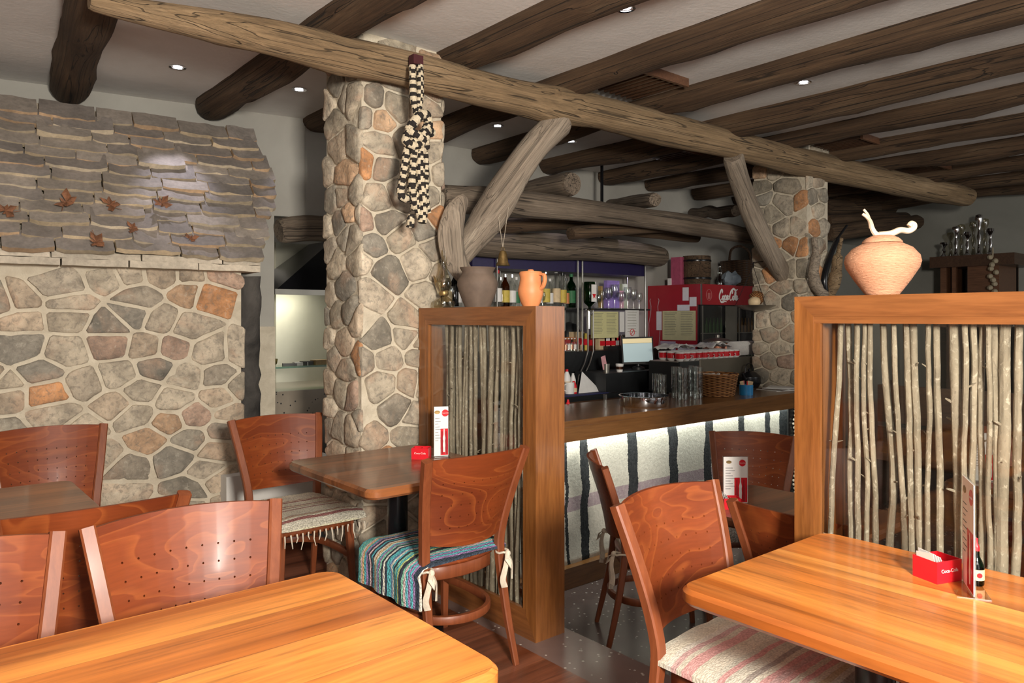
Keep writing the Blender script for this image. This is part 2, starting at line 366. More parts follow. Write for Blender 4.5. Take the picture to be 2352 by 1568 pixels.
M['screen_y'] = emis('screen_banner', (.62,.52,.30), .6)
def mk_terrazzo(name, base, fleck):
    m = MT(name, .26, 0, base, .15); v = m.co(); vr = m.nd('ShaderNodeTexVoronoi'); m.lk(v, vr.inputs['Vector']); vr.inputs['Scale'].default_value = 34; vr.inputs['Randomness'].default_value = 1
    n = m.noise(v, 2.5, 4); b = m.ramp(n, [(.3, tuple(x*.8 for x in base)), (.7, tuple(x*1.25 for x in base))])
    sel = m.math('LESS_THAN', vr.outputs['Distance'], .20); wn = m.nd('ShaderNodeTexWhiteNoise'); m.lk(vr.outputs['Color'], wn.inputs['Vector'])
    sel = m.math('MULTIPLY', sel, m.math('GREATER_THAN', wn.outputs['Value'], .45)); m.set('Base Color', m.mix(sel, b, fleck)); return m.m
M['terrazzo'] = mk_terrazzo('dark_terrazzo', (.085,.060,.054), (.42,.38,.34))
M['terrazzo_l'] = mk_terrazzo('brown_terrazzo', (.17,.115,.10), (.55,.50,.44))
M['floorwood'] = planks('floor_boards', 0, .16, [(.22,.10,.07), (.28,.13,.09), (.18,.08,.055)], .3, .2)
# ================================================================ SETTING
LO = -0.16            # lower floor beyond the step
CEIL = 2.83; WALLY = 5.04; FARX = 9.6
def slab(name, mat, x0, x1, y0, y1, z0, z1):
    m = MB(); m.box(x0, x1, y0, y1, z0, z1); return struct(m.build(name, mat, smooth=False))
slab('floor', M['floorwood'], -3.0, 2.06, -2.2, 6.2, LO-.10, 0)
slab('trim_1', M['terrazzo_l'], 2.06, 2.335, -2.2, 4.2, LO-.10, 0)
slab('floor', M['terrazzo'], 2.335, FARX+.2, -2.2, 6.2, LO-.10, LO)
slab('floor', M['terrazzo'], 2.06, 2.335, 4.2, 6.2, LO-.10, LO)
slab('ceiling', M['ceiling'], -3.0, FARX+.2, -1.6, 6.2, CEIL, CEIL+.12)
# back wall with the kitchen recess between fireplace and bar
for (xa, xb, z0, z1, mm, y0) in ((-5.0, -.235, 0, CEIL, 'wall', 0), (-.235, 0, 2.12, CEIL, 'wall', 0), (-.50, -.232, 0, 1.34, 'mortar', -.02)):
    _w = slab('wall_back', M[mm], xa, xb, y0, .12, z0, z1); _w.location = (2.30, 5.03, 0); _w.rotation_euler = (0, 0, R_(-10.5))
slab('wall_back', M['wall'], 2.28, 3.0, WALLY-.01, WALLY+.12, 2.12, CEIL)
slab('wall_back', M['wall'], 3.0, FARX+.1, WALLY, WALLY+.12, LO, CEIL)
slab('wall_kitchen', M['white'], 1.4, 3.1, 5.95, 6.05, 0, 2.3)
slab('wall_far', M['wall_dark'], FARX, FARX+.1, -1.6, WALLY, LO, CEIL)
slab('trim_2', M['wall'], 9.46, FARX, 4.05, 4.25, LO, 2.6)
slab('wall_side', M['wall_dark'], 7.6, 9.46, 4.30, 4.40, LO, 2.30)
slab('wall_left', M['wall'], -3.0, -2.9, -1.6, WALLY, 0, CEIL)

# ---- rubble masonry -------------------------------------------------------
STONES = [(c[0]*.98, c[1]*.93, c[2]*.86) for c in [(.40,.36,.29), (.32,.30,.255), (.46,.41,.33), (.52,.47,.385), (.37,.335,.28), (.50,.42,.33), (.43,.39,.32), (.56,.50,.41), (.30,.285,.25), (.56,.39,.26), (.48,.35,.28), (.60,.31,.15)]]
def clip(poly, px, py, nx, ny):
    out = []
    for i in range(len(poly)):
        a, b = poly[i-1], poly[i]; da = (a[0]-px)*nx+(a[1]-py)*ny; db = (b[0]-px)*nx+(b[1]-py)*ny
        if (da <= 0) != (db <= 0):
            t = da/(da-db); out.append((a[0]+(b[0]-a[0])*t, a[1]+(b[1]-a[1])*t))
        if db <= 0: out.append(b)
    return out
def cells(w, h, cw, ch, rng, jit=.42, gap=.022, stag=True, drop=.10):
    pts = []; rows = max(1, round(h/ch)); cols = max(1, round(w/cw))
    for j in range(-1, rows+1):
        for i in range(-1, cols+2):
            if rng.random() < drop: continue
            pts.append(((i+.5+(.5 if stag and j % 2 else 0)+rng.uniform(-jit, jit))*w/cols, (j+.5+rng.uniform(-jit, jit))*h/rows))
    res = []
    ax = cw/ch
    for (x, y) in pts:
        if not (-.02 < x < w+.02 and -.02 < y < h+.02): continue
        poly = [(0, 0), (w, 0), (w, h), (0, h)]
        for (u, v) in pts:
            if (u, v) == (x, y) or abs(u-x) > cw*3 or abs(v-y) > ch*3: continue
            nx, ny = (u-x), (v-y)*ax*ax; L = math.hypot(nx, ny); nx /= L; ny /= L
            poly = clip(poly, (x+u)/2-nx*gap/2, (y+v)/2-ny*gap/2, nx, ny)
            if len(poly) < 3: break
        if len(poly) >= 3: res.append(poly)
    return res
def stone_face(mb, w, h, cw, ch, T, rng, depth=.022, jit=.42, gap=.022, drop=.10, clipf=None):
    """T maps (u, v, out) to 3D"""
    for poly in cells(w, h, cw, ch, rng, jit, gap, drop=drop):
        area_ = abs(sum(poly[i-1][0]*poly[i][1]-poly[i][0]*poly[i-1][1] for i in range(len(poly))))/2
        if area_ < cw*ch*.10: continue
        cx = sum(p[0] for p in poly)/len(poly); cy = sum(p[1] for p in poly)/len(poly)
        if clipf and not clipf(cx, cy): continue
        q = []
        for i in range(len(poly)):           # cut corners, then wobble
            a, b = poly[i-1], poly[i]; L = math.hypot(b[0]-a[0], b[1]-a[1])
            if L < .012: q.append(((a[0]+b[0])/2, (a[1]+b[1])/2)); continue
            k = min(.25, .012/L)
            q.append((a[0]+(b[0]-a[0])*k, a[1]+(b[1]-a[1])*k))
            n = int(L/.05)
            for j in range(1, n): q.append((a[0]+(b[0]-a[0])*j/n, a[1]+(b[1]-a[1])*j/n))
            q.append((b[0]-(b[0]-a[0])*k, b[1]-(b[1]-a[1])*k))
        s = rng.uniform(0, 99); d = depth*rng.uniform(.55, 1.35)
        q = [(x+.006*noise.noise((x*30, y*30, s)), y+.006*noise.noise((x*30, y*30, s+50))) for x, y in q]
        k_ = rng.uniform(.72, 1.2); mb.col = tuple(c*k_ for c in (rng.choice(STONES[:9]) if rng.random() < .86 else rng.choice(STONES[9:])))
        rings = [(1.0, -.004), (.97, d*.65), (.86, d*.95), (.5, d*1.08)]; n = len(q); tx, ty = rng.uniform(-.10, .10), rng.uniform(-.10, .10); b0 = len(mb.v)
        for (k, z) in rings:
            for (x, y) in q:
                xx, yy = cx+(x-cx)*k, cy+(y-cy)*k
                zz = z+(0 if z < 0 else (tx*(xx-cx)+ty*(yy-cy))*.6+.011*noise.noise((xx*14, yy*14, s)))
                mb.v.append(Vector(T(xx, yy, zz)))
        mb.v.append(Vector(T(cx, cy, d*1.1+.008*noise.noise((cx*14, cy*14, s)))))
        for r in range(3):
            for i in range(n): mb.face((b0+r*n+i, b0+r*n+(i+1)%n, b0+(r+1)*n+(i+1)%n, b0+(r+1)*n+i))
        for i in range(n): mb.face((b0+3*n+i, b0+3*n+(i+1)%n, b0+4*n))
def masonry(name, x0, x1, y0, y1, z0, z1, rng, cw, ch, faces='-x-y', **kw):
    t = bpy.data.objects.new(name, None); COL.objects.link(t); struct(t)
    m = MB(); m.box(x0, x1, y0, y1, z0, z1); m.build('mortar', M['mortar'], t, smooth=False)
    s = MB(); o = .012
    if '-y' in faces: stone_face(s, x1-x0+2*o, z1-z0, cw, ch, lambda u, v, w: (x0-o+u, y0-w, z0+v), rng, **kw)
    if '-x' in faces: stone_face(s, y1-y0+2*o, z1-z0, cw, ch, lambda u, v, w: (x0-w, y1+o-u, z0+v), rng, **kw)
    if '+x' in faces: stone_face(s, y1-y0+2*o, z1-z0, cw, ch, lambda u, v, w: (x1+w, y0-o+u, z0+v), rng, **kw)
    s.build('stones', M['stone'], t, angle=55); return t
rng = random.Random(5)
masonry('trim_3', 1.80, 2.28, 3.315, 3.70, 0, CEIL, rng, .150, .125, '-x-y+x', depth=.020, jit=.34, gap=.012, drop=.14)['label'] = 'near rubble stone column'
masonry('trim_4', 5.69, 6.03, 3.06, 3.54, LO, CEIL, rng, .16, .125, '-x-y', depth=.020, jit=.30, gap=.012)
# ---- fireplace ------------------------------------------------------------
FY = 4.34; FX = 1.585
fp = struct(bpy.data.objects.new('wall_fireplace', None)); COL.objects.link(fp)
PV = Vector((1.65, 4.25, 0)); FR = Matrix.Rotation(R_(-5), 4, 'Z'); FM = Matrix.Translation(PV) @ FR @ Matrix.Translation(-PV)
def turn(o): o.location = FM.to_translation(); o.rotation_euler = (0, 0, R_(-5))
turn(fp)
m = MB(); m.box(-1.4, FX-.02, FY, WALLY+.5, .0, 1.69); m.build('mortar', M['mortar'], fp, smooth=False)
s = MB(); stone_face(s, FX+1.35, 1.69, .172, .132, lambda u, v, w: (-1.35+u, FY-w, v), random.Random(21), depth=.013, jit=.46, gap=.017, drop=.16)
s.build('stones', M['stone'], fp, angle=55)
m = MB(); m.tube([(FX+.05+.025*noise.noise((0, 0, z*3)), FY+.16, z) for z in [0.75+i*.06 for i in range(16)]], [.085+.02*noise.noise((3, 0, i*.9)) for i in range(16)], 10)
m.build('sooty_jamb', M['mortar_dark'], fp)
m = MB(); m.box(FX-.02, FX+.13, FY+.10, WALLY, 0.0, .78); m.build('side_ledge', M['mortar'], fp, smooth=False)
# slate hood : courses of split slates lying on a slope
hood = thing('slate_hood', 'overhanging chimney hood clad in courses of split slate above the stone fireplace', 'chimney hood', (0, 0, 0)); turn(hood); FI = FM.inverted(); CL = FI @ Vector((0, 0, CAM_Z))
HS = .66; HY0, HZ0 = 4.20, 1.70
def hoodpt(px, py):
    d = FI.to_3x3() @ (FWD + RGT*((px-CXP)/FPX) + Vector((0, 0, (HOR-py)/FPX))); t = (HY0-CL.y+(CAM_Z-HZ0)*HS)/(d.y-d.z*HS); return CL+d*t
edge = [hoodpt(600, 612), hoodpt(612, 560), hoodpt(628, 490), hoodpt(632, 430), hoodpt(606, 390), hoodpt(588, 345), hoodpt(566, 300)]
def hx(z):
    for a, b in zip(edge, edge[1:]):
        if a.z <= z <= b.z: return a.x+(b.x-a.x)*(z-a.z)/(b.z-a.z)
    return edge[0].x if z < edge[0].z else edge[-1].x
m = MB(); zt = edge[-1].z
WY = WALLY+.45
core = [(HY0+.05, HZ0-.02), (WALLY, HZ0-.02), (WALLY, zt), (HY0+.05+(zt-HZ0)*HS, zt)]
pr = []
K = 10
for i in range(K+1):
    z = HZ0+(zt-HZ0)*i/K; pr.append((hx(z)-.05, z))
base = len(m.v)
for (x, z) in pr: m.v += [Vector((-1.4, HY0+.05+(z-HZ0)*HS, z)), Vector((x, HY0+.05+(z-HZ0)*HS, z)), Vector((x, WY, z))]
for i in range(K):
    b = base+i*3; m.face((b, b+1, b+4, b+3)); m.face((b+1, b+2, b+5, b+4))
m.face((base, base+2, base+1)); m.build('hood_core', M['mortar'], hood, smooth=False)
rng = random.Random(11); s = MB()
UPV = Vector((0, HS, 1)).normalized(); NV = Vector((0, -1, HS)).normalized()
NR = 13
def slate(mb, x0, x1, z, ln, th, tilt, first=False):
    p0 = Vector((0, HY0+(z-HZ0)*HS, z)); seg = 7; top = []; bot = []; sd = rng.uniform(0, 99)
    k_ = rng.uniform(.8, 1.2); k2 = rng.uniform(.75, 1.2); tc = tuple(c*k_ for c in rng.choice([(.235,.205,.18), (.215,.19,.17), (.27,.235,.20)])); ec = tuple(c*k2 for c in rng.choice([(.56,.45,.30), (.48,.40,.28), (.62,.53,.39), (.52,.36,.22)]))
    dx = rng.uniform(-.006, .006); b = len(mb.v)
    for i in range(seg+1):
        x = x0+(x1-x0)*i/seg; e = .010*noise.noise((x*14, z*9, sd)); rr = -.010 if i in (0, seg) else 0
        f = UPV*(e-rr) ; t2 = th*(1+.45*noise.noise((x*12, sd, 1)))
        lift = NV*(tilt)
        mb.v += [p0+Vector((x, 0, 0))+f+lift+NV*t2, p0+Vector((x, 0, 0))+f*1.0+lift+UPV*.008*noise.noise((x*30, sd, 4)), p0+Vector((x+dx, 0, 0))+UPV*ln+NV*t2*.9, p0+Vector((x+dx, 0, 0))+UPV*ln]
    for i in range(seg):
        q = b+i*4; mb.col = tc; mb.face((q, q+4, q+6, q+2)); mb.col = ec; mb.face((q+1, q+5, q+4, q)); mb.face((q+3, q+7, q+5, q+1))
    mb.col = ec; mb.face((b+1, b, b+2, b+3)); q = b+seg*4; mb.face((q, q+1, q+3, q+2))
for r in range(NR):
    z = HZ0+.012+(zt-HZ0-.07)*r/NR; x = -1.3+rng.uniform(0, .2); xr = hx(z)
    while x < xr-.03:
        w = rng.uniform(.17, .34); x1 = x+w
        if x1 > xr-.10: x1 = xr+rng.uniform(-.012, .012)
        slate(s, x+.004, x1-.004, z+rng.uniform(-.008, .008), .135, rng.uniform(.028, .040), rng.uniform(.014, .030)); x = x1
# the lowest two courses lie flat as a lintel
for (z, d, th) in ((HZ0-.035, .30, .036), (HZ0+.002, .28, .032)):
    x = -1.3+rng.uniform(0, .1)
    while x < edge[0].x-.03:
        w = rng.uniform(.25, .42); x1 = x+w
        if x1 > edge[0].x-.14: x1 = edge[0].x
        k_ = rng.uniform(.9, 1.15); s.col = tuple(c*k_ for c in (.50, .44, .35)); y = HY0+rng.uniform(-.015, .01); b = len(s.v); seg = 6
        for i in range(seg+1):
            xx = x+.004+(x1-x-.008)*i/seg; e = .01*noise.noise((xx*14, z*50, 3)); e2 = .008*noise.noise((xx*14, z*50, 9))
            s.v += [Vector((xx, y+e, z+e2*.5)), Vector((xx, y+e, z+th+e2)), Vector((xx, y+d, z+th)), Vector((xx, y+d, z))]
        for i in range(seg):
            q = b+i*4
            for k in range(4): s.face((q+k, q+(k+1)%4, q+4+(k+1)%4, q+4+k))
        s.face((b, b+1, b+2, b+3)); q = b+seg*4; s.face((q+3, q+2, q+1, q)); x = x1
s.build('slate_cladding', M['slate'], hood, angle=30)
# dry leaves lying on the slates
leaf0 = MB()
for k in range(6):
    a = k*1.05+.3; L = .045*(1+.35*math.sin(k*2.3)); c = Vector((math.cos(a), math.sin(a), 0))*L; p = Vector((-math.sin(a), math.cos(a), 0))*L*.33
    w = .012*math.sin(k*1.9)
    leaf0.add([(0,0,0), c*.5+p+Vector((0,0,.008+w)), c+Vector((0,0,.016+w)), c*.5-p+Vector((0,0,-.004+w)), c*.55+Vector((0,0,.018+w))], [(0,3,4), (0,4,1), (4,3,2), (4,2,1)])
leaf0.tube([(0,0,0), (-.02,-.03,.004), (-.03,-.055,.012)], .0014, 5)
LV = [(150, 487, 1.2, .2, 'crumpled brown dry leaf on the slates, leftmost of the upper row'), (250, 492, 1.0, 1.4, 'curled brown dry leaf on the slates, middle of the upper row'), (366, 488, 1.05, 2.6, 'brown dry leaf on the slates, rightmost of the upper row'),
      (218, 577, 1.05, 3.9, 'brown dry leaf on the slates just above the light lintel stones'), (432, 568, .75, 5.0, 'small light brown dry leaf lying lowest at the right of the slates'), (300, 546, .75, .9, 'thin dark dry leaf between the slate rows above the lowest leaves'), (12, 508, 1.0, 2.0, 'brown dry leaf on the slates at the left edge of the photo')]
lf0 = None
for (px, py, sc, ro, lab) in LV:
    p = FM @ (hoodpt(px, py)+NV*.08)
    if lf0 is None: o = lf0 = leaf0.build('dry_leaf', M['leafm'])
    else: o = lf0.copy(); COL.objects.link(o)
    o.location = p; o.scale = (sc,)*3; o.rotation_euler = (FR.to_3x3() @ NV.to_track_quat('Z', 'Y').to_matrix() @ Matrix.Rotation(ro, 3, 'Z')).to_euler(); tag(o, lab, 'leaf', 'dry leaves on the slate hood')

# ---- logs -------------------------------------------------------------------
def log(name, pts, rad, mat, label, cat, group=None, seed=0, sub=7, n=22, knot=.10, flat=(1, 1), parent=None, wob=.10):
    pts = [Vector(p) for p in pts]; A = pts[0]; ax = (pts[-1]-A).normalized()
    q = ax.to_track_quat('X', 'Z'); inv = q.inverted(); lp = [inv @ (p-A) for p in pts]
    P = spline(lp, sub); R = []
    K = len(pts)-1
    if not hasattr(rad, '__len__'): rad = [rad]*len(pts)
    for i in range(len(P)):
        t = i/sub; k = min(int(t), K-1); R.append(rad[k]+(rad[k+1]-rad[k])*(t-k))
    m = MB(); m.tube(P, R, n, caps=True); cnt = len(P)
    for i in range(cnt):
        for k in range(n):
            v = m.v[i*n+k]; c = P[i]; d = v-c; th = 2*math.pi*k/n
            f = 1+wob*noise.noise((P[i].x*2.2+seed*7, math.cos(th)*1.3, math.sin(th)*1.3))+knot*max(0, noise.noise((P[i].x*5+seed*3, math.cos(th)*1.6, math.sin(th)*1.6))-.25)*2
            f += .035*noise.noise((P[i].x*3, math.cos(th)*6, math.sin(th)*6+seed))+.05*noise.noise((P[i].x*.5+seed, math.cos(th)*3.2, math.sin(th)*3.2))
            if i in (0, cnt-1): f *= .88
            m.v[i*n+k] = c+Vector((d.x, d.y*f*flat[0], d.z*f*flat[1]))
    o = m.build(name, mat, parent, loc=A, angle=50); o.rotation_mode = 'QUATERNION'; o.rotation_quaternion = q
    if label: tag(o, label, cat, group)
    return o
def seg(a, b, n=8, w=.015, seed=0):
    a, b = Vector(a), Vector(b); return [a+(b-a)*i/n+Vector((0, w*noise.noise((i*.8, seed, 0)), w*noise.noise((i*.8, seed, 5)))) for i in range(n+1)]
# main beam, from pixels on the plane y = 3.17
BY = 3.17; bp = []; br = []
for (px, top, bot) in ((205, -22, 22), (300, -5, 50), (500, 24, 98), (640, 48, 130), (780, 80, 172), (900, 108, 190), (1040, 145, 226), (1180, 182, 262), (1270, 196, 285), (1380, 222, 296), (1520, 256, 334), (1700, 306, 368), (1900, 356, 418), (2100, 402, 455), (2222, 428, 476)):
    a = U(px, (top+bot)/2, Z=2.655); bp.append(a); br.append((bot-top)/2*(a.x*FWD.x+a.y*FWD.y)/FPX*.98)
bp[0].z -= .0
log('ceiling_beam', bp, br, M['beam'], 'long weathered main timber beam crossing the whole room in front of the stone columns', 'beam', seed=1, sub=5, n=20, knot=.12, wob=.05)
# rafters
raf = [(.63, .845, 'leftmost dark round rafter, above the left of the slate hood'), (1.63, 1.64, 'dark rafter ending above the right part of the slate hood'), (2.35, 2.35, 'dark rafter passing right behind the near stone column'),
       (3.10, 3.1, 'dark rafter meeting the main beam just left of the curved brace'), (3.85, 3.85, 'dark rafter ending in the wall beyond the curved brace, near the wooden ceiling grille'), (4.62, 4.62, 'dark rafter right of the near wooden ceiling grille'), (5.38, 5.4, 'fourth dark rafter right of the near stone column'),
       (6.12, 6.1, 'dark rafter over the far stone column'), (6.9, 6.9, 'dark rafter next beyond the far stone column'), (7.7, 7.7, 'dark rafter between the two far ceiling grilles'), (8.5, 8.5, 'second dark rafter from the far wall'), (9.2, 9.2, 'dark rafter closest to the far wall')]
for i, (xb, xe, lab) in enumerate(raf):
    r = [.105, .11, .10, .105, .10, .105, .10, .1, .1, .1, .1, .1][i]
    yn = -1.5 if i > 0 else -.3; ye = (5.30 if i == 0 else 5.10 if i == 1 else WALLY-.02); x0 = xb+(xb-xe)*(3.17-yn)/(ye-3.17)
    pts = seg((xe, ye, CEIL-.018), (x0, yn, CEIL-.02), 12, .05, i*3.7)
    log('rafter', pts, [r*(1+.12*noise.noise((j*.9, i*5, 0))) for j in range(13)], M['rafter'], lab, 'rafter', 'round rafters under the ceiling', seed=20+i, sub=4, n=20, knot=.18, wob=.09)
# braces
def brace(name, spec, Y, lab, thick, seed):
    P = []; R = []
    for (px, py, w) in spec:
        p = U(px, py, Y=Y[0]+(Y[1]-Y[0])*len(P)/(len(spec)-1)); P.append(p); D = (p.x*FWD.x+p.y*FWD.y); R.append(w/2*D/FPX)
    return log(name, P, R, M['brace'], lab, 'brace', seed=seed, sub=6, n=14, knot=.05, flat=(thick, 1), wob=.05)
brace('curved_brace', [(1292, 275, 66), (1238, 325, 66), (1192, 385, 68), (1152, 450, 80), (1118, 505, 80), (1078, 560, 60), (1040, 610, 50)], (3.17, 3.42), 'curved natural timber brace from the near stone column up to the main beam', .85, 3)
brace('straight_brace', [(1683, 358, 52), (1700, 420, 50), (1730, 500, 50), (1768, 580, 48), (1808, 645, 42)], (3.07, 3.30), 'split timber brace leaning from the main beam down to the far stone column', .9, 5)
# carved trough leaning against the brace
P = [U(px, py, Y=3.20) for px, py in ((1068, 452), (1046, 490), (1036, 535), (1040, 580), (1058, 618), (1085, 655))]
log('wooden_trough', P, [.028, .068, .082, .078, .066, .05], M['brace'], 'grey curved hollowed wooden piece standing behind the clay pot beside the column', 'wooden tool', seed=8, sub=5, n=12, knot=.02, flat=(.5, 1), wob=.03)
# log canopy hanging over the bar
def plog(name, spec, Y, r, lab, seed, mat='greylog'):
    return log(name, [U(px, py, Y=Y) for px, py in spec], r, M[mat], lab, 'log', 'logs of the canopy over the bar', seed=seed, sub=6, n=14, knot=.08, wob=.08)
plog('canopy_log', [(1010, 455), (1120, 462), (1250, 473), (1400, 490), (1560, 512), (1680, 535), (1760, 552)], 3.72, [.085, .09, .088, .075, .08, .075, .06], 'long grey log at the front of the canopy over the bar', 31)
plog('canopy_log', [(1020, 550), (1120, 563), (1250, 566), (1400, 575), (1520, 590)], 4.42, [.09, .095, .11, .10, .095], 'thick dark log at the back of the bar canopy, blunt end above the bottles', 32)
for k, (pa, pb, r, lab) in enumerate([(((1315, 422), 3.62), ((1150, 452), 4.6), .082, 'short thick cross log with sawn end, leftmost on the canopy'), (((1505, 458), 3.62), ((1400, 472), 4.6), .055, 'short cross log with sawn end, middle of the canopy'), (((1692, 484), 3.66), ((1590, 490), 4.6), .055, 'short cross log lying on the canopy next to the far brace')]):
    log('cross_log', seg(U(*pa[0], Y=pa[1]), U(*pb[0], Y=pb[1]), 5, .02, k), r, M['greylog'], lab, 'log', 'logs of the canopy over the bar', seed=40+k, sub=4, knot=.05)
log('canopy_log', [U(px, py, Y=4.15) for px, py in ((1150, 520), (1300, 512), (1450, 528), (1600, 545))], .055, M['rafter'], 'dark round pole under the middle of the bar canopy', 'log', 'logs of the canopy over the bar', seed=50, sub=5)
log('canopy_log', [U(px, py, Y=3.9) for px, py in ((1310, 536), (1400, 528), (1560, 520), (1720, 535))], .05, M['rafter'], 'dark pole behind the front canopy log near the far brace', 'log', 'logs of the canopy over the bar', seed=51, sub=5)
# lintel log over the kitchen opening
log('lintel_log', [U(px, py, Y=4.98) for px, py in ((640, 530), (700, 524), (760, 528), (820, 530))], [.085, .09, .09, .085], M['greylog'], 'brown log lintel over the kitchen opening beside the slate hood', 'log', seed=60, sub=5)
# dark low beams of the back room right of the far column
for k, (a, b) in enumerate([((1890, 440), (2150, 450)), ((1890, 475), (2140, 478)), ((1895, 508), (2140, 500)), ((1900, 535), (2120, 508))]):
    log('low_beam', seg(U(*a, Y=4.2-.15*k), U(*b, Y=4.2-.15*k), 5, .03, k+9), .085, M['rafter'], ['topmost', 'second', 'third', 'lowest'][k]+' dark timber in the low stack right of the far stone column', 'beam', 'low timbers right of the far column', seed=70+k, sub=4)

# ---- ceiling fittings ---------------------------------------------------------
dl0 = None
for i, (px, py, lab) in enumerate([(408, 153, 'round recessed ceiling spotlight left, above the slate hood'), (687, 204, 'small recessed spotlight just left of the near stone column'), (1437, 18, 'recessed ceiling spotlight nearest the top edge of the photo'), (1143, 288, 'recessed spotlight seen just right of the near stone column'),
        (1312, 324, 'recessed spotlight behind the top of the curved brace'), (1458, 356, 'small recessed spotlight over the bar beyond the curved brace'), (1846, 188, 'recessed spotlight half hidden by a rafter, right of the near grille'), (2268, 344, 'recessed spotlight near the far wall at the right')]):
    p = U(px, py, Z=CEIL)
    if dl0 is None:
        dl0 = thing('ceiling_spotlight', lab, 'ceiling light', p, 0, 'recessed ceiling spotlights')
        m = MB(); m.lathe([(.034, -.004), (.046, -.006), (.046, .0), (.034, .0)], 20, caps=False); m.lathe([(.034, -.004), (.030, .03)], 20, caps=False); m.build('rim', M['chrome'], dl0)
        m = MB(); m.lathe([(.0, -.001), (.024, -.001), (.024, .02), (0, .02)], 16, caps=False); m.build('bulb', M['lampglow'], dl0)
    else: dup(dl0, p, 0, lab)
    l = bpy.data.lights.new('spot', 'SPOT'); l.energy = 9 if i != 0 else 22; l.color = (.86, .84, 1.0); l.spot_size = R_(46); l.spot_blend = .8; l.shadow_soft_size = .02
    o = bpy.data.objects.new('spot', l); COL.objects.link(o); o.location = p-Vector((0, 0, .03))
def grille(px, py, sx, sy, n, lab):
    p = U(px, py, Z=CEIL); t = thing('ceiling_grille', lab, 'vent grille', p, 0, 'wooden ceiling grilles')
    m = MB(); m.box(-sy/2, sy/2, -sx/2, -sx/2+.02, -.05, 0); m.build('grille_rail', M['brown_wood'], t, smooth=False)
    for k in range(n):
        y = -sy/2+sy*(k+.5)/n; s = MB(); s.box(y-.009, y+.009, -sx/2+.02, sx/2, -.040, -.008); s.build('grille_slat', M['darkwood'], t, smooth=False)
grille(1462, 182, .42, .46, 9, 'wooden slatted vent grille in the ceiling between the rafters above the curved brace')
p = U(2085, 98, Z=CEIL); m = MB(); m.box(-.13, .13, -.28, .28, -.012, 0); tag(m.build('ceiling_hatch', M['wall'], None, p, smooth=False), 'plain grey ceiling hatch between rafters at the upper right', 'ceiling hatch')
grille(1955, 325, .40, .46, 9, 'wooden slatted grille above the far stone column')
grille(2110, 378, .40, .46, 9, 'wooden slatted grille right of the far stone column')
grille(1560, 350, .40, .5, 9, 'dark wooden slatted grille over the bar behind the main beam')
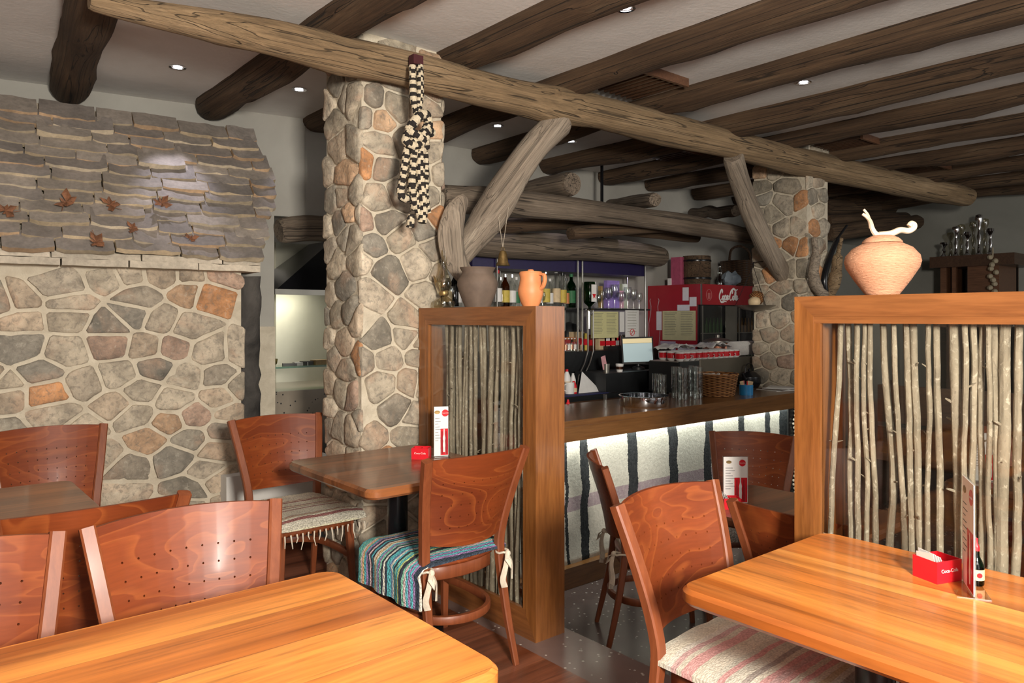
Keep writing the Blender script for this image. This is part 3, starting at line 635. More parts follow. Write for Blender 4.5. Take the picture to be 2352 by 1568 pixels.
# ================================================================ FURNITURE
# ---- chair: +X is the way it faces, origin on the floor under the seat centre
def make_chair(label, loc, rz):
    t = thing('dining_chair', label, 'chair', loc, rz, 'perforated back dining chairs')
    RZ = [(0, -.285, .20), (.22, -.235, .188), (.44, -.200, .182), (.55, -.205, .188), (.70, -.240, .210), (.878, -.298, .237)]
    for s in (-1, 1):
        m = MB(); m.tube(spline([(x, y*s, z) for z, x, y in RZ], 4), [.62+.38*min(1, i/8) for i in range(21)], sq=(.0185, .0165), up=(1, 0, 0)); m.build('rear_leg', M['post'], t)
        m = MB(); m.tube([(.205, .190*s, 0), (.19, .180*s, .22), (.18, .172*s, .43)], [.68, .9, 1.15], sq=(.017, .017), up=(1, 0, 0)); m.build('front_leg', M['post'], t)
    # curved perforated back panel with real holes
    zs = []; us = []
    hz = [.60, .645, .69, .735, .78]; hu = [-.74+1.48*i/8 for i in range(9)]
    dz, du = .0042, .0185
    zs = [.535]+[v for h in hz for v in (h-dz, h+dz)]+[.83, .876]; us = [-1]+[v for h in hu for v in (h-du, h+du)]+[1]
    def rx(z):
        for a, b in zip(RZ, RZ[1:]):
            if a[0] <= z <= b[0]: k = (z-a[0])/(b[0]-a[0]); return a[1]+(b[1]-a[1])*k, a[2]+(b[2]-a[2])*k
        return RZ[-1][1], RZ[-1][2]
    def S(u, z, side):
        zz = z+(.008*(1-u*u) if z > .86 else (-.014*(1-u*u) if z < .54 else 0)); x, w = rx(zz); w -= .004
        return Vector((x-.058*(1-u*u)+.006*side+.007, w*u, zz))
    m = MB(); nu, nz = len(us), len(zs)
    for side in (-1, 1):
        b = len(m.v)
        for z in zs:
            for u in us: m.v.append(S(u, z, side))
        for j in range(nz-1):
            for i in range(nu-1):
                q = (b+j*nu+i, b+j*nu+i+1, b+(j+1)*nu+i+1, b+(j+1)*nu+i)
                if side < 0: q = q[::-1]
                if i % 2 == 1 and j % 2 == 1 and j < 2*len(hz): continue
                m.face(q)
        hb = len(m.v)
        for z in hz:
            for u in hu:
                h0 = len(m.v)
                for k in range(8):
                    a = R_(22.5+45*k-135); m.v.append(S(u+.70*du*math.cos(a), z+.70*dz*math.sin(a), side))
                j = zs.index(z-dz); i = us.index(u-du)
                c = [b+j*nu+i, b+j*nu+i+1, b+(j+1)*nu+i+1, b+(j+1)*nu+i]
                for k in range(4):      # corner k owns octagon points 2k-1, 2k
                    o1, o2, o3 = h0+(2*k-1) % 8, h0+2*k, h0+(2*k+1) % 8
                    fs = [(c[k], o2, o1), (c[k], c[(k+1) % 4], o3, o2)]
                    for f in fs: m.face(f if side > 0 else f[::-1])
        if side < 0: hb0 = hb; b0 = b
        else:
            for q in range(len(hz)*len(hu)):
                for k in range(8): m.face((hb0+q*8+k, hb0+q*8+(k+1)%8, hb+q*8+(k+1)%8, hb+q*8+k))
            per = [i for i in range(nu)]+[j*nu+nu-1 for j in range(1, nz)]+[(nz-1)*nu+i for i in range(nu-2, -1, -1)]+[j*nu for j in range(nz-2, 0, -1)]
            for a, c2 in zip(per, per[1:]+per[:1]): m.face((b0+a, b0+c2, b+c2, b+a))
    m.build('backrest', M['panel'], t, angle=35)
    # bent wood seat ring and plate
    def outline(k):
        return [(.215*k, -.175*k), (.235*k, -.10*k), (.24*k, 0), (.235*k, .10*k), (.215*k, .175*k), (.16*k, .200*k), (0, .195*k), (-.13*k, .180*k), (-.185*k, .155*k), (-.210*k, .08*k), (-.218*k, 0), (-.210*k, -.08*k), (-.185*k, -.155*k), (-.13*k, -.180*k), (0, -.195*k), (.16*k, -.200*k)]
    m = MB(); m.prism(outline(.965), .385, .438, bev=.004); m.build('seat_frame', M['post'], t, angle=50)
    m = MB(); m.prism(outline(1.0), .438, .456, bev=.006); m.build('seat', M['panel'], t, angle=50)
    st = spline([(.185, .175, .235), (.02, .182, .235), (-.13, .165, .235), (-.215, .10, .235), (-.245, 0, .235), (-.215, -.10, .235), (-.13, -.165, .235), (.02, -.182, .235), (.185, -.175, .235)], 4)
    m = MB(); m.tube(st, 1, sq=(.011, .016)); m.build('stretcher', M['post'], t)
    return t
CH = [(1.735, 2.565, 90, 0, 'reddish wooden chair with perforated back and teal striped cover, beside the twig partition'),
      (1.56, 3.50, -90, 0, 'wooden chair with fringed cream rag cover, between the fireplace and the stone column'),
      (.565, 3.79, -90, 0, 'wooden chair against the stone wall, behind the far left table'),
      (.435, 2.62, 90, 0, 'wooden chair seen from behind at the near side of the far left table'),
      (.60, 1.785, -92, 0, 'wooden chair with full perforated back at the middle of the front left table'),
      (.075, 1.80, -90, 0, 'wooden chair cut off by the left edge of the photo, at the front left table'),
      (1.80, 1.105, -88, 0, 'wooden chair with pale striped cushion tucked at the end of the right table'),
      (2.87, 2.30, -40, LO, 'dark chair with white ties seen from the side, before the striped bar blanket'),
      (3.62, 2.30, 205, LO, 'small wooden chair facing the camera behind the menu card, against the bar blanket'),
      (2.715, 1.36, 0, LO, 'wooden chair back just left of the right partition, below the far table')]
chairs = []
for (x, y, a, z, lab) in CH:
    if not chairs: c0 = make_chair(lab, (x, y, z), R_(a)); chairs.append(c0)
    else: chairs.append(dup(c0, (x, y, z), R_(a), lab))
for k, (x, y, a) in enumerate([(3.9, 1.05, 150), (4.6, .55, 90), (5.2, 1.3, -90), (4.2, .15, 30)]):
    dup(c0, (x, y, LO), R_(a), ['dark chair dimly seen through the left part of the right partition', 'dark chair seen through the right partition, behind the printed menu card', 'far dark chair seen through the twigs of the right partition', 'dark chair seen low through the right end of the right partition'][k])
# ---- seat covers
def seat_pad(name, label, loc, rz, mat, drape=0.0, hw=.205, x0=-.205, x1=.235, th=.022, side=0, cat='seat cover', zt=.456, turned=False):
    """soft woven cover over the seat: grid sheet with thickness, the front edge hanging by drape"""
    t = thing(name, label, cat, loc, rz, 'woven seat covers'); m = MB(); nx, ny = 18, 14; P = {}
    L = x1-x0+drape; sd = loc[0]*7
    for s_ in (0, 1):
        for i in range(nx+1):
            for j in range(ny+1):
                d = L*i/nx; v = -1+2*j/ny; w = hw*(1-.12*(1-i/nx)); y = v*w; ed = .004*noise.noise((d*20, y*20, sd))
                if d < x1-x0: x = x0+d; z = zt+.001
                elif d < x1-x0+.05:
                    a = (d-(x1-x0))/.05*math.pi/2; x = x1+.03*math.sin(a); z = zt+.001-.03*(1-math.cos(a))
                else: x = x1+.03+.010*math.sin(j*1.3); z = zt-.03-(d-(x1-x0)-.05)
                x += .006*noise.noise((y*16, 1, sd))*(1 if i in (0, nx) else 0)
                if side and abs(v) > .86 and d < x1-x0: z -= side*(abs(v)-.86)/.14
                tt = th*(1-abs(v)**6*.6)*s_
                if d < x1-x0: z += tt+ed*s_
                else: x += tt*.8; z += 0
                P[s_, i, j] = len(m.v); m.v.append(Vector((x, y, z)))
    if turned:
        for v in m.v: v.x, v.y = -v.y-.0, v.x-.012
    for i in range(nx):
        for j in range(ny):
            m.face((P[1,i,j], P[1,i+1,j], P[1,i+1,j+1], P[1,i,j+1])); m.face((P[0,i,j], P[0,i,j+1], P[0,i+1,j+1], P[0,i+1,j]))
    for i in range(nx): m.face((P[0,i,0], P[0,i+1,0], P[1,i+1,0], P[1,i,0])); m.face((P[1,i,ny], P[1,i+1,ny], P[0,i+1,ny], P[0,i,ny]))
    for j in range(ny): m.face((P[1,0,j], P[1,0,j+1], P[0,0,j+1], P[0,0,j])); m.face((P[0,nx,j], P[0,nx,j+1], P[1,nx,j+1], P[1,nx,j]))
    m.build('woven_cloth', mat, t, angle=60); return t
def ties(t, x, z, ws=.185, L=.13):
    for s in (-1, 1):
        m = MB(); m.tube([(x+.03*math.cos(a), ws*s+.024*math.sin(a), z+.004*math.sin(3*a)) for a in [k*math.pi/5 for k in range(10)]], .0045, 6, closed=True)
        k0 = Vector((x-.035, ws*s, z)); m.blob(k0, (.012, .012, .014), 8, 6)
        m.build('tie_loop', M['cloth'], t)
        for q, (dy, ln) in enumerate(((.020, L), (-.012, L*.8))):
            b = MB(); b.tube(spline([k0, k0+Vector((-.012, dy, -ln*.35)), k0+Vector((-.006, dy*1.5, -ln*.75)), k0+Vector((-.010, dy*1.2, -ln))], 4), [1+.6*i/12 for i in range(13)], sq=(.0085, .0018)); b.build('tie_end', M['cloth'], t)
        b = MB(); b.tube([k0, k0+Vector((-.02, .02, -.016)), k0+Vector((-.03, .014, -.045)), k0+Vector((-.012, .002, -.02))], 1, sq=(.009, .002)); b.build('bow_loop', M['cloth'], t)
def pose(i): c = CH[i]; return (c[0], c[1], c[3]), R_(c[2])
l, r = pose(0); t = seat_pad('seat_cover', 'teal and multicoloured striped rag cover hanging over the chair seat by the partition', l, r, M['rug_teal'], .17, .235, -.20, .205, .024, .0, turned=True); ties(t, -.215, .445)
l, r = pose(1); t = seat_pad('seat_cover', 'cream and maroon rag cover with a white fringe, on the chair beside the fireplace', l, r, M['rug_cream'], .045, .215, -.19, .245, .022)
for k in range(15):
    y = -.20+.40*k/14; b = MB(); ln = .055+.02*math.sin(k*2.7); b.tube([(.286, y, .415), (.289, y+.004*math.sin(k), .415-ln*.5), (.287, y+.009*math.sin(k*1.7), .415-ln)], [.0038, .003, .0018], 5); b.build('fringe_tassel', M['cloth'], t)
l, r = pose(6); t = seat_pad('seat_cover', 'puffy pale cushion cover with pink stripes on the chair under the right table', l, r, M['rug_pink'], .03, .225, -.215, .24, .034)
l, r = pose(7); t = seat_pad('seat_cover', 'pale cover tied with long white ribbons on the dark chair before the bar', l, r, M['cloth'], .03, .20, -.20, .23, .022); ties(t, -.215, .47, .185, .17)
l, r = pose(9); seat_pad('seat_cover', 'grey striped rag cover on the chair just left of the right partition', l, r, M['rug_dark'], .10, .21, -.20, .23, .022)
l, r = pose(8); seat_pad('seat_cover', 'grey striped rag cover on the small chair against the bar blanket', l, r, M['rug_dark'], .08, .21, -.20, .23, .022)
# ---- tables
def table(label, x0, x1, y0, y1, z, mat, base='black', px=None, group='restaurant tables'):
    cx, cy = (x0+x1)/2, (y0+y1)/2; t = thing('restaurant_table', label, 'table', (cx, cy, z), 0, group); H = .75
    a, b = (x1-x0)/2, (y1-y0)/2; m = MB(); m.prism(rrect(-a, a, -b, b, .055), H-.040, H, bev=.010); m.build('table_top', mat, t, angle=30)
    for (ox, oy) in (((-a+.32, 0), (a-.32, 0)) if a > .55 else ((0, -b+.32), (0, b-.32)) if b > .55 else ((0, 0),)):
        m = MB(); m.lathe([(.045, .04), (.045, H-.05)], 20, (ox, oy, 0)); m.build('pedestal', M['blackmetal'], t)
        m = MB(); m.box(ox-.13, ox+.13, oy-.13, oy+.13, H-.052, H-.040); m.build('mounting_plate', M['blackmetal'], t, smooth=False)
        m = MB(); m.lathe([(.0, 0), (.205, 0), (.205, .012), (.07, .035), (.045, .04)], 28, (ox, oy, 0)); m.build('foot', M['blackmetal'], t)
    return t
table('large front left table of glossy orange brown boards', -.42, .885, 1.06, 1.776, 0, M['ttop_x'])
table('large right table of glossy striped boards with the red napkin box', 1.455, 2.185, -.30, 1.125, 0, M['ttop_y'])
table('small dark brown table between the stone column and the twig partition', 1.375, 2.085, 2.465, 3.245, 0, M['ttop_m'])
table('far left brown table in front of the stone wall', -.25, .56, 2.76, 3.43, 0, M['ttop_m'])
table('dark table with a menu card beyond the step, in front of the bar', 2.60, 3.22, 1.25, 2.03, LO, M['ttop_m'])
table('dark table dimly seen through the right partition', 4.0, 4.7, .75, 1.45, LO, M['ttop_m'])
# ---- partitions with twigs
def partition(label, X0, X1, Y0, Y1, H, sticks, seedv):
    t = thing('partition_screen', label, 'partition', (X0, Y0, 0)); W, L = X1-X0, Y1-Y0; fw, mw = .064, .022; g = 'H'
    E = Matrix.Identity(4)
    def mitre(p, q0, q1, mat, nm):   # board with mitred ends, in the y-z plane
        m = MB(); b = len(m.v)
        for x in (0, W): m.v += [Vector((x, *v)) for v in p]
        m.face((0, 1, 2, 3)[::-1]); m.face((4, 5, 6, 7))
        for k in range(4): m.face((k, (k+1) % 4, 4+(k+1) % 4, 4+k))
        m.build(nm, mat, t, smooth=False)
    mitre([(0, H), (L, H), (L-fw, H-fw), (fw, H-fw)], 0, 0, M['frame_h'], 'top_rail'); mitre([(0, 0), (L, 0), (L-fw, fw*1.6), (fw, fw*1.6)], 0, 0, M['frame_h'], 'bottom_rail')
    mitre([(0, 0), (0, H), (fw, H-fw), (fw, fw*1.6)], 0, 0, M['frame'], 'post'); mitre([(L, 0), (L, H), (L-fw, H-fw), (L-fw, fw*1.6)], 0, 0, M['frame'], 'post')
    for (sx, s0) in ((.012, 0), (W-.012, 1)):
        for (ya, yb, za, zb, mm) in ((fw, L-fw, H-fw-mw, H-fw, 'frame_h'), (fw, L-fw, fw*1.6, fw*1.6+mw, 'frame_h'), (fw, fw+mw, fw*1.6+mw, H-fw-mw, 'frame'), (L-fw-mw, L-fw, fw*1.6+mw, H-fw-mw, 'frame')):
            m = MB(); m.box(sx-.010, sx+.010, ya, yb, za, zb); m.build('glass_bead', M[mm], t, smooth=False)
        m = MB(); xx = sx+(.006 if s0 == 0 else -.006); m.box(xx-.002, xx+.002, fw+mw, L-fw-mw, fw*1.6+mw, H-fw-mw); m.build('glass_pane', M['pane'], t, smooth=False)
    z0, z1 = fw*1.6, H-fw; rr = random.Random(seedv)
    for (ya, yb, xo, rad, mid) in sticks:
        m = MB(); P = []; R = []; sd = rr.uniform(0, 99); n = 26
        for i in range(n+1):
            k = i/n; z = z1+(z0-z1)*k; y = ya+(yb-ya)*k+mid*math.sin(math.pi*min(1, k*1.25))
            P.append(Vector((xo+.010*noise.noise((k*3, sd, 1)), y+.009*noise.noise((k*4, sd, 7))+.003*noise.noise((k*16, sd, 4)), z)))
            R.append(rad*(.92+.16*k+.16*max(0, noise.noise((k*13, sd, 2)))))
        m.tube(P, R, 9)
        for _ in range(5):
            i = rr.randint(3, n-4); a = rr.uniform(0, 6.28); d = Vector((math.cos(a)*.5, math.sin(a), rr.uniform(.1, .6))).normalized(); ln = rr.uniform(.010, .026)
            m.tube([P[i], P[i]+d*(R[i]+ln*.5), P[i]+d*(R[i]+ln)], [rad*.42, rad*.26, rad*.16], 5)
        m.build('stick', M['bark'], t)
    return t
rs = random.Random(3); PL = (2.126, 2.298, 2.375, 3.295)
st = []; LL = PL[3]-PL[2]
for k in range(36):
    y = .095+(LL-.25)*k/35; st.append((y, y+rs.uniform(-.018, .018)+(-.03 if k > 32 else 0), rs.choice((.05, .07, .10)), rs.uniform(.0085, .0135), rs.uniform(-.02, .02)))
st.append((LL-.215, LL-.13, .06, .012, -.03))
partition('narrow wooden partition filled with thin grey twigs behind glass, carrying two clay pots', *PL, 1.452, st, 4)
PRX0, PRX1, PRY0, PRY1 = 2.25, 2.422, -.25, 1.253
st = []
for (a, b, w, mid) in ((325,258,30,0), (360,383,34,8), (406,415,30,4), (460,460,27,0), (497,515,30,-3), (556,552,38,52), (632,685,30,-4), (686,725,36,4), (728,772,38,6), (812,806,28,6), (858,868,36,10), (958,980,52,10), (1022,1000,30,6), (1067,1060,36,2), (1106,1112,34,2), (1148,1158,28,4), (1188,1203,40,2), (1250,1222,60,4), (1318,1303,42,0)):
    xo = .055 if w < 32 else .075; X = PRX0+xo; A = U(1800+a/2.449, 745, X=X); B = U(1800+b/2.449, 1240, X=X); Cc = U(1800+(a+mid)/2.449, 745, X=X)
    D = A.x*FWD.x+A.y*FWD.y; st.append((A.y-PRY0, (B.y-A.y)*1.55+A.y-PRY0, xo, w/2.449/2*D/FPX*1.06, (Cc.y-A.y)))
for k in range(12): st.append((.10+.062*k, .10+.062*k+rs.uniform(-.02, .02), .07, rs.uniform(.012, .018), rs.uniform(-.01, .01)))
partition('wide wooden partition with pale upright branches behind glass, carrying the round vase', PRX0, PRX1, PRY0, PRY1, 1.469, st, 9)
# ---- things on the partitions
def pot(name, label, cat, prof, mat, loc, n=32, parts=None):
    t = thing(name, label, cat, loc); m = MB(); m.lathe(prof, n); m.build('body', mat, t, angle=60); return t
def vessel(prof, th=.004):     # outer profile -> closed wall with an open mouth
    return [(0, prof[0][1])]+prof+[(r-th, z) for r, z in prof[::-1] if r > th*2][:]+[(0, prof[0][1]+th)]
ZL = 1.452
pot('clay_pot', 'wide grey brown clay pot with an open mouth on the narrow partition', 'pot', vessel([(.062, 0), (.070, .02), (.090, .07), (.101, .108), (.098, .132), (.081, .158), (.076, .174), (.086, .191), (.088, .196)], .006), M['clay'], (2.212, 2.90, ZL))
t = pot('lidded_jug', 'small bright orange terracotta jug with lid and side handle on the narrow partition', 'jug', [(0, 0), (.036, 0), (.046, .02), (.057, .055), (.058, .075), (.052, .10), (.048, .125), (.052, .145), (.053, .150), (.050, .152)], M['terra'], (2.212, 2.505, ZL))
m = MB(); m.lathe([(.051, .151), (.050, .156), (.016, .160), (.012, .166), (0, .167)], 28); m.build('lid', M['terra'], t)
m = MB(); m.tube(spline([(.012, -.052, .144), (.014, -.074, .140), (.014, -.080, .118), (.013, -.070, .090), (.010, -.054, .076)], 5), 1, sq=(.009, .006)); m.build('handle', M['terra'], t)
t = thing('oil_lamp', 'small glass oil lamp with tall smoky chimney beside the stone column', 'oil lamp', (2.212, 3.19, ZL))
m = MB(); m.lathe([(0, 0), (.050, 0), (.056, .012), (.054, .035), (.030, .052), (.018, .062), (.022, .072)], 24); m.build('fuel_base', M['smoke_glass'], t)
m = MB(); m.lathe([(0, .062), (.022, .064), (.026, .074), (.024, .086), (0, .088)], 20); m.build('burner', M['brass'], t)
m = MB(); m.lathe([(.022, .082), (.036, .105), (.041, .130), (.032, .160), (.019, .190), (.014, .230), (.015, .300)], 24, caps=False); m.build('chimney', M['smoke_glass'], t)
m = MB(); m.lathe([(0, -.002), (.045, .006), (.050, .010), (.045, .010), (0, .003)], 20); rf = m.build('reflector', M['brass'], t, loc=(-.02, .052, .125), rot=(R_(70), 0, R_(60)))
t = pot('round_vase', 'squat round ribbed terracotta vase with lid and twig handle on the wide partition', 'vase', [(0, 0), (.046, 0), (.050, .006), (.078, .045), (.103, .085), (.108, .104), (.104, .122), (.085, .145), (.056, .160)], M['vase'], (2.335, 1.012, 1.469), 48)
m = MB(); m.lathe([(.057, .161), (.056, .166), (.046, .176), (.028, .184), (0, .187)], 36); ld = m.build('lid', M['vase'], t)
m = MB()
def tw(pts, r): m.tube(spline([RGT*a+Vector((0, 0, b))+FWD*c for a, b, c in pts], 5), r, 8)
tw([(.0, .184, 0), (-.018, .188, 0), (-.030, .205, 0), (-.042, .228, -.01), (-.058, .240, -.02), (-.070, .248, -.02)], [.010-.006*i/25 for i in range(26)])
tw([(-.034, .208, 0), (-.036, .228, .005), (-.040, .250, .01), (-.052, .266, .01)], [.0065-.003*i/15 for i in range(16)])
tw([(-.010, .186, 0), (.025, .190, -.005), (.05, .200, -.01), (.075, .198, -.01), (.090, .206, -.012), (.092, .216, -.012), (.083, .220, -.012), (.076, .212, -.012)], [.010-.002*i/35 for i in range(36)])
m.build('twig_handle', M['dwood'], t)
# ---- things on the tables
def flat_text(txt, size, mat, parent, loc, rot, name='lettering', ext=.0004, sx=1):
    cu = bpy.data.curves.new(name, 'FONT'); cu.body = txt; cu.size = size; cu.extrude = ext; cu.align_x = 'CENTER'; cu.align_y = 'CENTER'; cu.materials.append(mat)
    cu.resolution_u = 3; o = bpy.data.objects.new(name, cu); COL.objects.link(o); dg = bpy.context.evaluated_depsgraph_get(); me = bpy.data.meshes.new_from_object(o.evaluated_get(dg))
    bpy.data.objects.remove(o); o = bpy.data.objects.new(name, me); COL.objects.link(o); o.parent = parent; o.location = loc; o.rotation_euler = rot; o.scale = (sx, 1, 1); return o
def menu(label, loc, rz, w=.10, h=.24):
    """card standing upright in a clear holder; the printed side faces local -Y"""
    t = thing('menu_stand', label, 'menu stand', loc, rz, 'printed menu stands'); k = h/.24
    m = MB(); m.box(-w/2, w/2, -.001, .001, .004, h); c = m.build('menu_card', M['card'], t, smooth=False)
    m = MB(); m.box(-w/2-.003, w/2+.003, .0015, .0035, 0, h+.003); m.box(-w/2-.003, w/2+.003, -.035, .035, 0, .0025); m.build('clear_holder', M['glass'], t, smooth=False)
    m = MB(); m.lathe([(0, 0), (.017*k, 0), (.017*k, .0006), (0, .0006)], 24); d = m.build('red_disc', M['red'], c, loc=(w*.28, -.0012, h*.87), rot=(R_(90), 0, 0))
    flat_text('Coca-Cola', .0075*k, M['card'], c, (w*.28, -.0022, h*.87), (R_(90), 0, 0))
    m = MB(); m.lathe([(0, 0), (.014*k, 0), (.014*k, .0006), (0, .0006)], 20); d = m.build('oval_emblem', M['brass'], c, loc=(-w*.28, -.0012, h*.89), rot=(R_(90), 0, 0)); d.scale = (1, .6, 1)
    m = MB()
    for i in range(9): m.box(-w*.42, -w*.42+w*(.30+.1*math.sin(i*2.1)), -.0016, -.0010, h*(.76-.055*i), h*(.76-.055*i)+.0016)
    m.build('printed_lines', M['blackmetal'], c, smooth=False)
    m = MB(); m.box(-w*.05, w*.48, -.0014, -.0008, .008, h*.56); m.build('red_print', M['red'], c, smooth=False)
    for i in range(3):
        m = MB(); m.lathe([(0, 0), (.006*k, .0), (.0075*k, .03*k), (.006*k, .05*k), (.0075*k, .065*k), (.003*k, .085*k), (.003*k, .11*k), (0, .11*k)], 10); b = m.build('printed_bottle', M['whitep'] if i == 1 else M['cokered'], c, loc=(w*(.05+.15*i), -.0018, .012+.01*(i % 2))); b.scale = (1, .08, 1)
    return t
def napkin_box(label, loc, rz, s=1.0, napk=True):
    t = thing('napkin_box', label, 'napkin box', loc, rz, 'red napkin boxes'); a, b, h, w = .045*s, .038*s, .058*s, .003
    m = MB(); m.box(-a, a, -b, b, 0, w); m.box(-a, a, -b, -b+w, w, h); m.box(-a, a, b-w, b, w, h); m.box(-a, -a+w, -b+w, b-w, w, h); m.box(a-w, a, -b+w, b-w, w, h); m.box(-.002, .002, -b+w, b-w, w, h*.9)
    bx = m.build('box_body', M['red'], t, smooth=False); flat_text('Coca-Cola', .014*s, M['card'], bx, (.0, -b-.0008, h*.55), (R_(90), 0, 0))
    if napk:
        for i in range(4):
            m = MB(); x = -a+.012*s+.012*s*i; m.add([(x, -b+.006, .006), (x+.002, b-.006, .006), (x-.010-.004*i, b-.010, h+.012+.008*math.sin(i*2)), (x-.014-.003*i, -b+.008, h+.020-.004*i)], [(0, 1, 2, 3)]); o = m.build('paper_sachet', M['paper'], t, smooth=False)
            sm = o.modifiers.new('s', 'SOLIDIFY'); sm.thickness = .0012
    return t
def bottle_small(label, loc):
    t = thing('sauce_bottle', label, 'bottle', loc); m = MB(); m.lathe([(0, 0), (.015, 0), (.0165, .004), (.0165, .045), (.012, .058), (.0065, .070), (.0058, .085), (.0065, .088)], 20); m.build('bottle_body', M['green_glass'], t)
    m = MB(); m.lathe([(.0068, .083), (.0068, .089), (.006, .094), (.003, .101), (.003, .113), (0, .114)], 14); m.build('red_cap', M['red'], t)
    m = MB(); m.lathe([(.0170, .014), (.0170, .040)], 20, caps=False); lb = m.build('label', M['cream'], t)
    m = MB(); m.lathe([(0, 0), (.006, 0), (.006, .0005), (0, .0005)], 16); o = m.build('red_emblem', M['red'], lb, loc=(-.0135, -.0112, .027), rot=(R_(90), 0, R_(-50))); return t
M['cream'] = plain('cream_label', (.66, .50, .30), .6)
p = U(2222, 1358, Z=.75); menu('tall printed menu stand seen nearly edge on, on the right table', (1.975, .655, .75), R_(209), .125, .262)
napkin_box('red napkin box holding white sachets on the right table', (2.005, .735, .75), R_(-20), .92)
bottle_small('small green sauce bottle with red cap behind the menu stand', (2.03, .655, .75))
menu('printed menu stand on the small table beside the near partition', (1.975, 2.87, .75), R_(-22), .068, .235)
napkin_box('empty red napkin box on the small table by the near partition', (1.885, 2.90, .75), R_(-45), .88, False)
menu('printed menu stand on the dark table in front of the bar blanket', (2.82, 1.845, .75+LO), R_(-40), .105, .205)
napkin_box('red napkin box half hidden by the chair on the dark far table', (2.745, 1.82, .75+LO), R_(-40), .8)
menu('printed menu stand seen through the right partition', (4.15, 1.30, .75+LO), R_(-50), .11, .24)
# ================================================================ BAR
def one(name, label, cat, m, mat, group=None, loc=(0,0,0), rot=(0,0,0), smooth=True, angle=40):
    return tag(m.build(name, mat, None, loc, rot, smooth, angle), label, cat, group)
BT = .817
bar = thing('bar_counter', 'long bar counter with brown wooden top and fascia behind the partitions', 'bar counter', (4.2, 3.1, LO))
def bx(x0, x1, y0, y1, z0, z1, nm, mat, par=bar, org=(4.2, 3.1, LO), bev=0):
    m = MB(); m.box(x0-org[0], x1-org[0], y0-org[1], y1-org[1], z0-org[2], z1-org[2]); return m.build(nm, mat, par, smooth=False)
bx(2.50, 5.66, 3.00, 3.60, BT-.035, BT, 'bar_top', M['barwood']); bx(2.50, 5.66, 2.995, 3.05, BT-.118, BT-.035, 'fascia', M['barwood'])
bx(2.50, 5.66, 3.16, 3.55, LO+.12, BT-.035, 'body', M['darkwood']); bx(2.50, 5.66, 3.05, 3.55, LO, LO+.12, 'plinth', M['barwood'])
m = MT('striped_felt', .95, spec=.2); v = m.co(); o = m.xyz(v)
wn = m.math('MULTIPLY_ADD', m.noise(m.co((1.2, 1, 2)), 1.5, 2), .10, -.05); wn = m.math('ADD', wn, m.math('MULTIPLY', m.noise(m.co((30, 30, 30)), 3, 3), .022)); x = m.math('ADD', o[0], wn)
st = []; W_ = 3.0; X0 = 2.62
for a, b in ((1296, 1302), (1333, 1352), (1440, 1462), (1535, 1553), (1619, 1636), (1694, 1709), (1758, 1770), (1789, 1822)):
    xa, xb = U(a, 1050, Y=3.125).x, U(b, 1050, Y=3.125).x; st += [((xa-X0)/W_, 1), ((xb-X0)/W_, 0)]
st = [(0, 0)]+st
mask = m.ramp(m.math('DIVIDE', x, W_), st, 'CONSTANT'); n2 = m.noise(m.co((1, 1, 1)), 60, 5, .7); n3 = m.noise(v, 3, 3)
base_ = m.mix(.8, m.ramp(n3, [(.3, (.50,.48,.41)), (.7, (.60,.58,.50))]), m.ramp(n2, [(.3, .8), (.7, 1.15)]), 'MULTIPLY')
zz = m.math('ADD', o[2], m.math('MULTIPLY', wn, .25)); band = m.math('MULTIPLY', m.math('GREATER_THAN', zz, .425), m.math('LESS_THAN', zz, .505))
base_ = m.mix(m.math('MULTIPLY', band, m.ramp(n2, [(.3, .9), (.7, .6)])), base_, (.27, .19, .23)); m.set('Base Color', m.mix(mask, base_, m.ramp(n2, [(.3, (.012,.014,.016)), (.7, (.045,.048,.05))]))); m.bump(n2, .6, .006); felt = m.m
m = MB(); nx, nz = 120, 18
for j in range(nz+1):
    for i in range(nx+1):
        X = W_*i/nx; z = .105+.745*j/nz; m.v.append(Vector((X, .012*noise.noise((X*3.2, z*1.5, 0))+(.03*(1-j/4)**2 if j < 4 else 0)*-.6, z+(.018*noise.noise((X*5, 1, 1)) if j == 0 else 0))))
for j in range(nz):
    for i in range(nx): a = j*(nx+1)+i; m.face((a, a+1, a+nx+2, a+nx+1))
fo = one('striped_blanket', 'cream felt blanket with black stripes and a mauve band covering the bar front', 'blanket', m, felt, loc=(X0, 3.125, LO))
sm = fo.modifiers.new('s', 'SOLIDIFY'); sm.thickness = .006; sm.offset = 1
l = bpy.data.lights.new('bar_strip_light', 'AREA'); l.shape = 'RECTANGLE'; l.size = 3.4; l.size_y = .02; l.energy = 16; l.color = (.93, 1.0, .92)
lo = bpy.data.objects.new('bar_strip_light', l); COL.objects.link(lo); lo.location = (4.3, 3.075, BT-.05); lo.rotation_euler = (R_(12), 0, 0)
# black cloth with white pompoms at the right end of the bar
t = thing('tasselled_cloth', 'black hanging cloth edged with white pompoms at the far right end of the bar front', 'cloth', (5.50, 3.07, LO))
m = MB(); m.box(-.10, .14, -.012, 0, .12, .93); m.build('cloth_panel', M['black'], t, smooth=False)
m = MB()
for k in range(24): m.blob((-.03+.012*math.sin(k*1.3), -.022, .15+.032*k), .011, 6, 4)
m.build('pompom_trim', M['cloth'], t)
